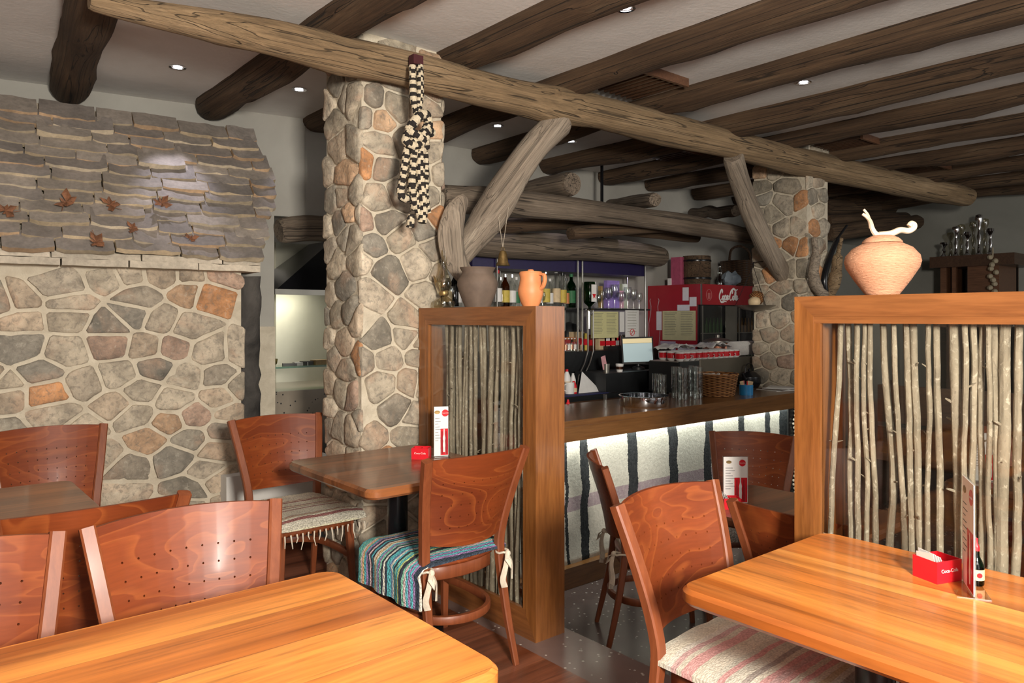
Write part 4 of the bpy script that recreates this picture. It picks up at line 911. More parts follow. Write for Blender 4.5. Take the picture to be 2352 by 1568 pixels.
# things on the bar
def onbar(px, py): return U(px, py, Z=BT)
p = onbar(1493, 938); p.y = max(p.y, 3.17)
t = thing('metal_tray', 'round polished steel tray with upright rim on the bar', 'tray', (3.84, 3.21, BT)); m = MB(); m.lathe([(0, 0), (.158, 0), (.163, .008), (.163, .066), (.168, .070), (.158, .070), (.157, .012), (0, .010)], 40); m.build('tray_body', M['chrome'], t)
m = MB(); m.lathe([(0, .0102), (.150, .0102), (.150, .0115), (0, .0115)], 32); m.build('teal_lining', plain('teal_lining', (.05, .20, .24), .4), t)
def tumbler(r, h, n=18): m = MB(); m.lathe([(0, 0), (r*.86, 0), (r, h*.5), (r, h), (r-.002, h), (r-.0025, h*.5), (r*.8, .008), (0, .008)], n); return m
gl0 = None; gi = 0; names = ['left', 'middle', 'right', 'rear left', 'rear right', 'front']
for si, (x, y) in enumerate([(4.17, 3.33), (4.30, 3.24), (4.46, 3.23), (4.38, 3.36), (4.545, 3.33), (4.24, 3.42)]):
    for k in range(4 if si not in (0, 5) else 3):
        lab = names[si]+' stack of clear tumblers on the bar, '+['lowest', 'second', 'third', 'topmost'][k]+' glass'
        if gl0 is None: gl0 = one('drinking_glass', lab, 'glass', tumbler(.038, .085), M['glass'], 'stacked tumblers on the bar', (x, y, BT))
        else: o = gl0.copy(); COL.objects.link(o); o.location = (x, y, BT+.048*k); o['label'] = lab
t = one('small_glass', 'single narrow shot glass left of the round steel tray', 'glass', tumbler(.014, .085), M['glass'], None, (3.56, 3.30, BT))
t = thing('wicker_basket', 'wicker basket full of wrapped sugar packets on the bar', 'basket', (4.76, 3.28, BT))
m = MB(); m.lathe([(0, 0), (.128, 0), (.136, .01), (.160, .155), (.167, .162), (.162, .169), (.152, .155), (.126, .02), (0, .018)], 40); m.build('basket_body', M['wicker'], t)
m = MB(); pr = random.Random(8)
for k in range(16):
    a = pr.uniform(0, 6.28); q = pr.uniform(.0, .11); m.box(-.020, .020, -.007, .007, -.003, .003, Matrix.Translation((q*math.cos(a), q*math.sin(a), .150+pr.uniform(0, .014))) @ Matrix.Rotation(pr.uniform(0, 3), 4, 'Z') @ Matrix.Rotation(pr.uniform(-.7, .7), 4, 'X'))
tag(m.build('sugar_packets', M['paper'], t, smooth=False), kind='stuff')
t = thing('blue_tin', 'small blue round tin holding packets, right of the wicker basket', 'tin', (4.97, 3.16, BT)); m = MB(); m.lathe([(0, 0), (.050, 0), (.052, .075), (.049, .078), (.048, .010), (0, .010)], 24); m.build('tin_body', plain('blue_tin', (.02, .22, .50), .35), t)
for k in range(5): m = MB(); a = k*1.3; m.box(-.014, .014, -.003, .003, .012, .105, Matrix.Translation((.022*math.cos(a), .022*math.sin(a), 0)) @ Matrix.Rotation(a, 4, 'Z') @ Matrix.Rotation(.15, 4, 'Y')); m.build('packet', M['red'] if k % 2 else M['cream'], t, smooth=False)
for k in range(4):
    m = MB(); m.box(-.15, .15, -.105, .105, 0, .004); one('paper_sheet', ['lowest', 'second', 'third', 'top'][k]+' loose sheet of the papers at the right end of the bar', 'paper', m, M['paper'] if k != 1 else M['darkwood'], 'papers on the bar', (5.55+.03*k, 3.22+.01*k, BT+.0045*k), (0, 0, .2*k-.2), False)
# red buttons behind the bar edge
for k, (x, y, lab) in enumerate([(3.585, 3.67, 'small bright red cone shaped cap behind the bar edge, left of the shot glass')]):
    m = MB(); m.lathe([(0, 0), (.022, 0), (.018, .02), (.009, .04), (.006, .055), (0, .056)], 16); one('red_cap', lab, 'cap', m, M['red'], None, (x, y, BT-.035))
# low work counter with coffee machine
def cabinet(name, label, cat, x0, x1, y0, y1, z0, z1, mat, parts=()):
    t = thing(name, label, cat, ((x0+x1)/2, (y0+y1)/2, z0)); c = ((x0+x1)/2, (y0+y1)/2, z0); bx(x0, x1, y0, y1, z0, z1, 'body', mat, t, c)
    for (nm, a, b, c2, d, e, f, mt) in parts: bx(a, b, c2, d, e, f, nm, mt, t, c)
    return t
cabinet('work_counter', 'low dark work counter directly behind the bar under the coffee machine', 'counter', 3.45, 6.06, 3.62, 3.98, LO, .70, M['darkwood'], [('worktop', 3.45, 6.06, 3.61, 3.98, .70, .74, M['black'])])
t = cabinet('coffee_machine', 'wide espresso machine back with dark left panel and steel right panel', 'coffee machine', 4.80, 6.04, 3.66, 3.96, .80, 1.045, M['black'], [('steel_back_panel', 5.07, 6.04, 3.645, 3.66, .82, 1.06, plain('brown_grey_steel', (.17, .155, .12), .38, .35, var=.08, scale=3)), ('dark_back_panel', 4.80, 5.05, 3.645, 3.66, .80, 1.05, plain('dark_grey_panel', (.025, .03, .03), .4)), ('trim_strip', 5.05, 5.07, 3.642, 3.66, .80, 1.055, M['steel']), ('cup_tray', 4.81, 6.03, 3.66, 3.96, 1.045, 1.052, M['steel'])])
for x in (4.9, 5.9):
    m = MB(); m.lathe([(.02, .74-.80), (.02, 0)], 12, (x-5.42, 0, 0)); m.build('machine_foot', M['chrome'], t)
m = MB(); m.box(.22, .36, -.168, -.164, .050, .056); m.box(.22, .36, -.168, -.164, .036, .044); m.build('badge', M['black'], t, smooth=False)
def cup(mats): # small cup with a red band and handle
    t = thing('espresso_cup', '', 'cup', (0, 0, 0), 0, 'cups on the coffee machine'); m = MB(); m.lathe([(0, 0), (.022, 0), (.035, .014), (.038, .074), (.036, .074), (.033, .016), (0, .006)], 18); m.build('cup_body', mats[0], t)
    m = MB(); m.lathe([(.0358, .020), (.0385, .062)], 18, caps=False); m.build('red_band', mats[1], t)
    m = MB(); m.tube([(.032, 0, .045), (.048, 0, .042), (.050, 0, .028), (.032, 0, .018)], .003, 6); m.build('handle', mats[0], t); return t
cu0 = cup((M['whitep'], M['red'])); first = True; pr = random.Random(2); ci = 0
rows = [(3.70, 'front'), (3.80, 'middle'), (3.90, 'back')]
for r, (y, rn) in enumerate(rows):
    for k in range(11):
        x = 4.87+.078*k+.02*r; ords = ['first', 'second', 'third', 'fourth', 'fifth', 'sixth', 'seventh', 'eighth', 'ninth', 'tenth', 'eleventh'][k]
        lab = f'red and white espresso cup, {ords} from the left in the {rn} row on the machine'; rz = pr.uniform(-2.4, -.6)
        if first: cu0.location = (x, y, 1.052); cu0.rotation_euler = (0, 0, rz); cu0['label'] = lab; first = False
        else: dup(cu0, (x, y, 1.052), rz, lab)
sa0 = None
for k in range(16):
    x = 5.68+.020*k; lab = ['front left', 'second', 'third', 'fourth', 'fifth', 'sixth', 'seventh', 'eighth', 'ninth', 'tenth', 'eleventh', 'twelfth', 'thirteenth', 'fourteenth', 'fifteenth', 'rightmost'][k]+' white saucer standing on edge in the row on the coffee machine'
    if sa0 is None: m = MB(); m.lathe([(0, 0), (.035, .0), (.070, .012), (.070, .015), (.034, .004), (0, .004)], 24); sa0 = one('saucer', lab, 'saucer', m, M['whitep'], 'saucers on the coffee machine', (x, 3.74, 1.125), (0, R_(62), 0))
    else: o = sa0.copy(); COL.objects.link(o); o.location = (x, 3.74, 1.125); o['label'] = lab
for k, (x, lab) in enumerate([(4.93, 'crumpled pale tea towel lying over the left cups on the coffee machine'), (5.45, 'white folded cloth lying on top of the cups on the coffee machine')]):
    m = MB(); n = 12
    for i in range(n+1):
        for j in range(n+1): m.v.append(Vector(((i/n-.5)*.30, (j/n-.5)*.20, .02*noise.noise((i*.5, j*.5, k*9))+.035*math.cos((i/n-.5)*3))))
    for i in range(n):
        for j in range(n): a = i*(n+1)+j; m.face((a, a+n+1, a+n+2, a+1))
    o = one('tea_towel', lab, 'cloth', m, M['paper'], None, (x, 3.80, 1.150)); s_ = o.modifiers.new('s', 'SOLIDIFY'); s_.thickness = .004
# kettle
t = thing('black_kettle', 'dark iron kettle with spout at the right end behind the bar', 'kettle', (5.55, 3.50, BT)); m = MB(); m.lathe([(0, 0), (.075, 0), (.098, .04), (.095, .09), (.06, .125), (.035, .135), (.012, .14), (.014, .155), (0, .16)], 24); m.build('kettle_body', M['blackmetal'], t)
m = MB(); m.tube([(-.08, -.02, .06), (-.12, -.03, .085), (-.145, -.03, .125)], [.018, .014, .010], 8); m.build('spout', M['blackmetal'], t)
m = MB(); m.tube(spline([(-.06, 0, .12), (-.04, 0, .19), (.04, 0, .19), (.06, 0, .12)], 5), .005, 6); m.build('handle', M['blackmetal'], t)
t = thing('copper_pot', 'copper pot with lid behind the saucers at the right of the coffee machine', 'pot', (6.00, 4.12, .80)); m = MB(); m.lathe([(0, 0), (.13, 0), (.135, .02), (.135, .36), (.13, .37)], 28); m.build('pot_body', M['copper'], t)
m = MB(); m.lathe([(.145, .37), (.145, .385), (.06, .41), (.02, .415), (.02, .44), (0, .445)], 28); m.build('lid', M['dsteel'], t)
# back counter, till and screen
cabinet('back_counter', 'dark back counter with blue mat behind the bar', 'counter', 3.3, 6.06, 4.03, 4.45, LO, .76, M['darkwood'], [('worktop', 3.3, 6.06, 4.02, 4.45, .76, .80, M['black']), ('blue_mat', 3.7, 4.4, 4.04, 4.40, .80, .806, plain('navy_mat', (.02, .022, .09), .7))])
cabinet('back_cabinet', 'tall black cabinet at the wall carrying boxes and small bottles', 'cabinet', 3.3, 5.75, 4.47, 5.0, LO, 1.115, M['black'])
cabinet('cash_register', 'black cash register under the touch screen', 'cash register', 4.38, 5.02, 4.05, 4.40, .80, .955, M['black'])
cabinet('receipt_printer', 'beige receipt printer right of the cash register', 'printer', 5.05, 5.45, 4.10, 4.40, .80, .93, plain('beige_plastic', (.30, .28, .22), .5), [('dark_slot', 5.08, 5.44, 4.094, 4.10, .86, .885, M['black'])])
mo = thing('touch_screen', 'tilted touch screen monitor with pale display above the cash register', 'monitor', (4.93, 4.18, .955), R_(-44)); Mr = Matrix.Translation((0, 0, .05)) @ Matrix.Rotation(R_(-16), 4, 'X') @ Matrix.Rotation(R_(-2), 4, 'Y')
m = MB(); m.box(-.137, .137, 0, .035, 0, .24, Mr); m.build('housing', M['black'], mo, smooth=False)
m = MB(); m.box(-.125, .125, -.002, 0, .018, .182, Mr); m.build('display', M['screen'], mo, smooth=False)
m = MB(); m.box(-.125, .125, -.002, 0, .184, .226, Mr); m.build('display_banner', M['screen_y'], mo, smooth=False)
m = MB(); m.lathe([(.06, 0), (.055, .02), (.022, .03), (.02, .09)], 16, (0, .03, 0)); m.build('stand', M['black'], mo)
# small clutter on the back counter
def bottle_mesh(r, h, neck=.3): return [(0, 0), (r*.95, 0), (r, .006), (r, h*(1-neck)-.02), (r*.8, h*(1-neck)), (r*.36, h*(1-neck)+.03), (r*.32, h*.93), (r*.38, h*.935)]
def bottle(label, loc, r, h, glass, lab_m, cap_m, group='bottles on the back bar shelf', neck=.3):
    t = thing('liquor_bottle', label, 'bottle', loc, 0, group); m = MB(); m.lathe(bottle_mesh(r, h, neck), 16); m.build('bottle_body', glass, t)
    m = MB(); m.lathe([(r*.40, h*.90), (r*.42, h*.99), (0, h)], 12); m.build('cap', cap_m, t)
    if lab_m: m = MB(); m.lathe([(r+.0008, h*.14), (r+.0008, h*.50)], 16, caps=False); m.build('label', lab_m, t)
    return t
for k, (px, py, Y, r, h, mt, cp, lab) in enumerate([(1302, 905, 4.2, .030, .19, M['whitep'], M['red'], 'white spray bottle with red top on the blue mat'), (1316, 903, 4.25, .024, .15, M['whitep'], M['whitep'], 'slim white bottle beside the red topped spray bottle'), (1318, 908, 4.15, .026, .09, M['red'], M['whitep'], 'short red and white bottle on the blue mat')]):
    p = U(px, py, Y=Y); bottle(lab, (p.x, Y, .806), r, h, mt, M['cream'], cp, 'small bottles on the blue mat', .25)
t = thing('paper_cup', 'white paper cup with brown band on the cash register', 'cup', (4.62, 4.12, .955)); m = MB(); m.lathe([(0, 0), (.024, 0), (.034, .065), (.032, .065), (.022, .004), (0, .004)], 16); m.build('cup_body', M['whitep'], t); m = MB(); m.lathe([(.0285, .02), (.0325, .045)], 16, caps=False); m.build('brown_band', M['copper'], t)
t = thing('steel_cup', 'small steel cup with pink paper inside, left on the cash register', 'cup', (4.48, 4.14, .955)); m = MB(); m.lathe([(0, 0), (.026, 0), (.030, .07), (.028, .07), (.024, .004), (0, .004)], 16); m.build('cup_body', M['dsteel'], t); m = MB(); m.box(-.03, .02, -.002, .002, .03, .14, Matrix.Rotation(-.25, 4, 'Y')); m.build('pink_paper', plain('pink_paper', (.55, .28, .30), .8), t, smooth=False)
m = MB(); m.add([(-.13, -.05, 0), (.13, -.05, 0), (.02, .06, .16)], [(0, 1, 2)]); m.add([(.13, -.05, 0), (.20, .05, 0), (.02, .06, .16)], [(0, 1, 2)]); o = one('folded_paper', 'folded sheet of white paper standing like a tent left of the cash register', 'paper', m, M['paper'], None, (4.28, 4.18, .806), smooth=False); s_ = o.modifiers.new('s', 'SOLIDIFY'); s_.thickness = .002
t = thing('white_mug', 'white mug on the blue mat next to the spray bottles', 'mug', (4.08, 4.16, .806)); m = MB(); m.lathe([(0, 0), (.036, 0), (.038, .005), (.038, .09), (.035, .09), (.034, .006), (0, .006)], 18); m.build('mug_body', M['whitep'], t); m = MB(); m.tube([(-.036, 0, .075), (-.06, 0, .07), (-.06, 0, .03), (-.036, 0, .02)], .005, 6); m.build('handle', M['whitep'], t)
one('mill', 'slim brown pepper mill behind the white mug', 'mill', MB().lathe([(0, 0), (.024, 0), (.022, .05), (.015, .09), (.020, .15), (.022, .19), (.010, .21), (0, .215)], 14), M['copper'], None, (4.02, 4.34, .806))
# boxes and little bottles along the top of the tall cabinet
pr = random.Random(6); CT = 1.115; xs = U(1296, 800, Y=4.6).x
items = [(1300, .05, .07, 'red'), (1311, .05, .085, 'orange'), (1325, .05, .12, 'cream'), (1336, .04, .11, 'yellow'), (1350, .05, .10, 'brown'), (1375, .05, .085, 'cream'), (1388, .05, .085, 'white'), (1400, .05, .085, 'cream'), (1409, .035, .085, 'red'), (1418, .04, .085, 'green')]
cm = {'red': M['red'], 'orange': M['terra'], 'cream': M['cream'], 'yellow': plain('yellow_card', (.6, .45, .08), .6), 'brown': M['copper'], 'white': M['card'], 'green': plain('green_card', (.03, .16, .06), .6)}
seen = {}
for px, w, h, c in items:
    p = U(px, 800, Y=4.66); seen[c] = seen.get(c, 0)+1; k = seen[c]
    t = thing('carton', {1: 'small '+c+' tea carton on the tall black cabinet', 2: 'second small '+c+' tea carton from the left on the tall black cabinet', 3: 'rightmost small '+c+' tea carton on the tall black cabinet'}[k], 'box', (p.x, 4.66, CT), 0, 'cartons on the tall cabinet')
    m = MB(); m.box(-w, w*.9, -.05, .05, 0, h*1.35); m.build('carton_body', cm[c], t, smooth=False); m = MB(); m.box(-w*.7, w*.6, -.052, -.05, h*.4, h*.9); m.build('printed_panel', M['red'] if c != 'red' else M['card'], t, smooth=False)
for k, px in enumerate((1299, 1306, 1313, 1320, 1327)):
    p = U(px, 805, Y=4.53); bottle(['leftmost', 'second', 'middle', 'fourth', 'rightmost'][k]+' tiny clear bottle in the row in front of the tea cartons', (p.x, 4.53, CT), .019, .115, M['glass'], M['whitep'] if k % 2 else M['copper'], M['whitep'], 'tiny bottles on the tall cabinet')
for k, px in enumerate((1427, 1436, 1446, 1455)):
    p = U(px, 778, Y=4.60); m = MB(); m.lathe([(0, 0), (.014, 0), (.015, .05), (.019, .07), (.019, .10), (0, .102)], 12); one('milk_jug', ['leftmost', 'second', 'third', 'rightmost'][k]+' small steel jug in the row behind the touch screen', 'jug', m, M['chrome'], 'steel jugs behind the screen', (p.x, 4.60, CT+.03))
cabinet('riser', 'low dark riser carrying the small steel jugs', 'stand', 4.95, 5.35, 4.55, 4.75, CT, CT+.03, M['black'])
# glass shelf unit with bottles
SZ = U(1400, 708, Y=4.62).z; t = thing('bottle_shelf', 'glass bottle shelf on thin chrome rods behind the bar', 'shelf', (4.0, 4.6, CT)); c = (4.0, 4.6, CT)
bx(3.15, 5.50, 4.52, 4.74, SZ-.018, SZ-.006, 'shelf_board', M['black'], t, c); bx(3.15, 5.50, 4.50, 4.76, SZ-.006, SZ, 'glass_shelf', M['glass'], t, c)
for k, (px, Y) in enumerate([(1138, 4.50), (1152, 4.76), (1323, 4.50), (1334, 4.50), (1301, 4.76), (1289, 4.76), (1105, 4.76), (1119, 4.76), (1478, 4.5), (1444, 4.76)]):
    x = U(px, 700, Y=Y).x; m = MB(); m.tube([(x-4, Y-4.6+(-.02 if Y < 4.6 else .02), 0), (x-4, Y-4.6+(-.02 if Y < 4.6 else .02), 1.90-CT)], .0075, 8); m.build('chrome_rod', M['steel'], t)
t = thing('canopy_fascia', 'dark violet board along the wall above the bottle shelf', 'board', (4.3, 4.6, 1.86)); a = U(1085, 590, Y=4.50); b = U(1482, 618, Y=4.50)
m = MB(); m.box(a.x-4.3, b.x-4.3, -.10, .16, U(1300, 624, Y=4.5).z-1.86, U(1300, 585, Y=4.5).z-1.86+.03); m.build('violet_panel', plain('violet_laminate', (.018, .012, .060), .4), t, smooth=False)
for s_ in (.62,):
    m = MB(); m.box(s_-.01, s_+.01, -.01, .01, .05, CEIL-1.86); m.build('hanger', M['blackmetal'], t, smooth=False)
l = bpy.data.lights.new('shelf_strip_light', 'AREA'); l.shape = 'RECTANGLE'; l.size = 2.0; l.size_y = .03; l.energy = 11; l.color = (.72, .64, 1.0)
lo = bpy.data.objects.new('shelf_strip_light', l); COL.objects.link(lo); lo.location = (4.6, 4.62, 1.80)
amber = glassy('amber_glass', (.35, .16, .03), .05); dk = glassy('dark_bottle_glass', (.05, .05, .05), .05)
BB = [(1150, .030, .24, 'glass', None, 'chrome', 'thin clear bottle behind the white labelled one'), (1186, .030, .25, 'glass', 'green', 'whitep', 'green labelled clear bottle touching the jug on its left'), (1238, .032, .28, 'glass', 'card', 'chrome', 'slim clear bottle just behind the jug on its right'), (1301, .026, .26, 'glass', 'orange', 'black', 'slender bottle with orange label left of the green bottle'), (1028, .035, .24, 'glass', 'cream', 'whitep', 'leftmost clear bottle next to the oil lamp'), (1044, .034, .27, 'dk', None, 'black', 'dark bottle just left of the clay pot'), (1052, .030, .22, 'glass', 'card', 'chrome', 'clear bottle touching the clay pot on its left'),
      (1143, .036, .30, 'glass', 'card', 'red', 'white labelled bottle just right of the clay pot'), (1160, .038, .27, 'amber', 'yellow', 'chrome', 'amber bottle below the hanging bell'), (1176, .034, .27, 'glass', 'whitep', 'chrome', 'clear bottle left of the orange jug'),
      (1253, .040, .32, 'glass', 'yellow', 'chrome', 'tall clear bottle right of the orange jug'), (1263, .030, .25, 'glass', 'whitep', 'whitep', 'short clear bottle behind the partition corner'), (1277, .040, .33, 'glass', 'cream', 'whitep', 'clear bottle with white cap and cream label'), (1292, .036, .31, 'glass', 'yellow', 'black', 'clear bottle with black cap and yellow label'),
      (1312, .042, .30, 'green_glass', 'green', 'green', 'green bottle with green label'), (1366, .030, .24, 'glass', None, 'whitep', 'clear bottle with white stopper among the glasses')]
for px, r, h, g, lb, cp, lab in BB:
    p = U(px, 700, Y=4.63); gm = {'dk': dk, 'amber': amber}.get(g) or M[g]
    bottle(lab+' on the back shelf', (p.x, 4.63, SZ), r, h, gm, cm.get(lb) or (M[lb] if lb else None), cm.get(cp) or M[cp])
# inverted green bottle in a wall dispenser
p = U(1352, 700, Y=4.40); t = thing('bottle_dispenser', 'chrome dispenser with bent rods holding the upside down green bottle', 'dispenser', (p.x, 4.40, .80))
m = MB(); zt_ = SZ-.80
m.tube([(.03, .03, zt_-.03), (.03, .03, zt_-.18)], .016, 12); m.tube([(-.03, 0, zt_-.02), (.06, 0, zt_-.02), (.06, .03, zt_-.06)], .009, 8); m.build('chrome_valve', M['chrome'], t)
for s_ in (-.02, .045):
    m = MB(); m.tube([(s_, -.01, zt_-.02), (s_, -.01, .32), (s_-.06, -.03, .22), (s_-.15, -.05, .12), (s_-.17, -.05, 0)], .0065, 8); m.build('bent_rod', M['steel'], t)
t = thing('liquor_bottle', 'upside down dark green bottle with white and red label in the dispenser', 'bottle', (p.x+.01, 4.40, SZ-.02), 0, 'bottles on the back bar shelf')
m = MB(); m.lathe([(0, .0), (.012, 0), (.014, .03), (.046, .06), (.050, .08), (.050, .225), (.046, .24), (0, .24)], 20); m.build('bottle_body', M['green_glass'], t)
m = MB(); m.box(-.026, .030, -.053, -.047, .07, .215); lb = m.build('label', M['card'], t, smooth=False); m = MB(); m.add([(-.02, -.054, .135), (.024, -.054, .135), (.012, -.054, .112), (.018, -.054, .095), (.002, -.054, .108), (-.014, -.054, .095), (-.008, -.054, .112)], [tuple(range(7))]); m.build('red_bow', M['red'], lb, smooth=False)
# glassware on the right half of the shelf
gw = [(1382, .035, .16), (1398, .040, .19), (1412, .045, .22), (1427, .045, .15), (1442, .040, .20), (1455, .042, .18), (1468, .034, .15), (1375, .025, .12), (1036, .03, .15), (1246, .028, .13)]
for k, (px, r, h) in enumerate(gw):
    p = U(px, 700, Y=4.60); t = thing('stem_glass', ['squat', 'tall', 'large', 'broad', 'slender', 'round', 'small', 'tiny', 'narrow', 'short'][k]+' clear glass '+['beside the white stoppered bottle', 'left of the violet box', 'in front of the violet box', 'under the pale card', 'near the middle of the glassware', 'right of the slender glass', 'at the right end of the shelf', 'nearest the dispenser', 'behind the oil lamp', 'behind the orange jug'][k]+' on the back shelf', 'glass', (p.x, 4.60, SZ), 0, 'glassware on the back shelf')
    m = MB(); m.lathe([(0, 0), (r*.8, 0), (r*.8, .004), (.005, .010), (.005, h*.35), (r*.8, h*.5), (r, h*.75), (r*.85, h), (r*.83, h), (r*.96, h*.75), (r*.7, h*.52), (0, h*.42)], 16); m.build('bowl_and_stem', M['glass'], t)
for px, w, h, c_, lab, Y in ((1405, .085, .26, (.32, .22, .60), 'translucent violet gift box among the glasses on the back shelf', 4.70), (1432, .035, .235, (.42, .47, .30), 'pale green card standing behind the glasses on the back shelf', 4.72), (1357+22, .008, .20, (.40, .26, .10), 'thin wooden stick standing among the glasses on the back shelf', 4.62), (1424, .03, .17, (.55, .30, .33), 'pink card standing between the glasses on the back shelf', 4.71)):
    p = U(px, 700, Y=Y); m = MB(); m.box(-w, w, -.02, .02, 0, h); one('gift_box', lab, 'box', m, plain('card_%d' % px, c_, .5), None, (p.x, Y, SZ), smooth=False)
# papers hung below the shelf
def sheet(px0, py0, px1, py1, Y, mat, label, lines=0, par='notice', Xp=None):
    if Xp is None: a, b = U(px0, py0, Y=Y), U(px1, py1, Y=Y); w = b.x-a.x
    else: a, b = U(px0, py0, X=Xp), U(px1, py1, X=Xp); w = abs(b.y-a.y)
    t = thing(par, label, 'notice', ((a.x+b.x)/2, (a.y+b.y)/2, b.z), 0 if Xp is None else R_(-90), 'papers pinned up behind the bar'); h = abs(a.z-b.z)
    m = MB(); m.box(-w/2, w/2, -.002, 0, 0, h); m.build('sheet', mat, t, smooth=False)
    if lines:
        m = MB()
        for i in range(lines):
            z = h*(.92-.80*i/lines)
            for s_ in ((-.44, -.06), (.06, .44)) if lines > 9 else ((-.34, .34),): m.box(w*s_[0], w*(s_[1]-.06*abs(math.sin(i*2.3))), -.0028, -.0020, z, z+h*.014)
        m.build('printed_lines', M['ink'], t, smooth=False)
    return t
M['ink'] = plain('grey_ink', (.20, .20, .13), .8)
sheet(1357, 715, 1420, 775, 4.49, M['yellow'], 'pale yellow two column notice hanging from the bottle shelf', 14)
t = sheet(1436, 712, 1467, 775, 4.50, M['paper'], 'white printed notice with a round symbol hanging from the bottle shelf', 8)
m = MB(); m.tube([(.03*math.cos(a), -.004, .05+.03*math.sin(a)) for a in [k*math.pi/8 for k in range(16)]], .003, 5, closed=True); m.tube([(-.02, -.004, .03), (.02, -.004, .07)], .003, 5); m.build('round_symbol', M['red'], t)
sheet(1423, 716, 1434, 762, 4.50, M['paper'], 'narrow white slip between the two notices on the bottle shelf')
sheet(1296, 712, 1330, 790, 4.9, plain('grey_board', (.10, .105, .10), .6), 'plain grey board on the wall under the left end of the bottle shelf')
# dark round shapes behind the dispenser
one('dark_jar', 'round black jar behind the chrome dispenser on the tall cabinet', 'jar', MB().lathe([(0, 0), (.09, 0), (.11, .05), (.11, .16), (.07, .23), (0, .25)], 20), M['black'], None, (4.72, 4.82, CT))
# ---- red drinks fridge
FXX = 6.08; FYY = 4.40; FT = 1.735
t = thing('drinks_fridge', 'red two door drinks fridge with white script lettering on its header', 'fridge', (6.55, 4.7, LO)); c = (6.55, 4.7, LO)
bx(FXX, 7.48, FYY+.02, 5.03, LO, FT, 'cabinet', M['cokered'], t, c); HZ = U(1640, 700, Y=FYY).z
hd = bx(FXX, 7.48, FYY-.03, FYY+.02, HZ, FT, 'header_sign', M['cokered'], t, c); bx(FXX-.002, FXX+.02, FYY-.035, FYY-.03, HZ, FT, 'header_trim', M['dsteel'], t, c)
bx(FXX+.02, 7.46, FYY-.004, FYY+.02, LO+.12, HZ, 'dark_interior', M['blackmetal'], t, c)
bottle_cols = [(.015, .04, .012), (.09, .045, .012), (.02, .035, .012)]
for k, (x0, x1) in enumerate(((FXX+.02, 6.70), (6.73, 7.46))):
    d = bx(x0, x1, FYY-.03, FYY-.010, LO+.12, HZ-.01, 'glass_door', M['pane'], t, c)
    m = MB(); m.box(x1-.20-6.55, x1-6.55, FYY-.034-4.7, FYY-.030-4.7, .12, HZ-.01-LO); m.box(x0-6.55, x0+.02-6.55, FYY-.034-4.7, FYY-.030-4.7, .12, HZ-.01-LO); m.build('frame_and_reflection', M['dsteel'], d, smooth=False)  # wide grey strip stands in for a reflection on the door, narrow one is frame
# shelves and bottles just behind the doors
for r, z in enumerate((HZ-.28, HZ-.56, HZ-.84)):
    bx(FXX+.04, 7.44, FYY-.009, FYY-.003, z-.008, z, 'wire_shelf', M['dsteel'], t, c)
    for k in range(11):
        x = FXX+.07+.062*k+(.25 if k > 5 else 0); m = MB(); m.lathe([(0, 0), (.022, 0), (.022, .08), (.009, .12), (.009, .15), (0, .15)], 8, (x-6.55, FYY-.007-4.7, z-LO))
        for q in range(len(m.v)): m.v[q].y = (m.v[q].y-(FYY-.007-4.7))*.12+(FYY-.007-4.7)
        m.build('chilled_bottle', plain('chilled_%d_%d' % (r, k), bottle_cols[(r+k//6) % 3], .2), t)
# script lettering : hand drawn strokes
def script(strokes, sc, rad, mat, parent, loc, rot, name='script_lettering'):
    m = MB()
    for s_ in strokes:
        P = spline([(x*sc, y*sc, 0) for x, y in s_], 5); n = len(P); R = [rad*(.45+.75*abs(math.sin(3.1*i/n+.5))) for i in range(n)]
        m.tube(P, R, 5, up=(0, 0, 1))
    for v in m.v: v.z *= .3
    return m.build(name, mat, parent, loc, rot)
COKE = [[(1.2, 1.65), (1.38, 2.1), (1.1, 2.45), (.6, 2.0), (.2, 1.1), (.22, .3), (.65, .02), (1.15, .4)], [(.5, -.12), (.9, -.42), (1.6, -.40), (2.3, -.22), (3.0, -.35)],
        [(1.75, 1.05), (1.45, .75), (1.5, .25), (1.8, .2), (2.05, .6), (1.95, 1.0), (1.7, 1.02)], [(2.85, .95), (2.5, 1.1), (2.25, .7), (2.35, .2), (2.75, .25), (3.0, .5)],
        [(3.65, 1.0), (3.3, 1.08), (3.05, .6), (3.2, .18), (3.5, .45), (3.7, 1.05), (3.6, .4), (3.75, .18), (4.0, .45)], [(4.05, .85), (4.35, .9)],
        [(5.35, 1.6), (5.55, 2.1), (5.2, 2.42), (4.75, 1.95), (4.4, 1.1), (4.42, .3), (4.85, .02), (5.35, .4)], [(5.15, 2.42), (5.9, 2.75), (6.9, 2.45), (7.7, 2.7)],
        [(5.85, 1.05), (5.6, .75), (5.65, .25), (5.95, .2), (6.2, .6), (6.1, 1.0), (5.85, 1.02)], [(6.35, .4), (6.85, 1.5), (6.75, 2.2), (6.5, 1.6), (6.45, .5), (6.6, .2), (6.85, .5)],
        [(7.45, 1.0), (7.1, 1.08), (6.9, .6), (7.0, .18), (7.3, .45), (7.5, 1.05), (7.4, .4), (7.6, .18), (7.9, .6)]]
sc = .043; script(COKE, sc, .0098, M['card'], hd, (U(1651, 690, Y=FYY-.03).x-6.55, FYY-.032-4.7, U(1651, 689, Y=FYY-.03).z-LO), (R_(90), 0, 0))
m = MB(); cx_ = U(1628, 677, Y=FYY-.03); m.tube([(cx_.x-6.55+.045*math.cos(a), FYY-.032-4.7, cx_.z-LO+.055*math.sin(a)) for a in [k*math.pi/9 for k in range(18)]], .004, 5, closed=True); m.box(cx_.x-6.55-.02, cx_.x-6.55+.02, FYY-.034-4.7, FYY-.031-4.7, cx_.z-LO-.04, cx_.z-LO+.02); m.build('round_logo', plain('faded_pink', (.45, .12, .12), .6), hd)
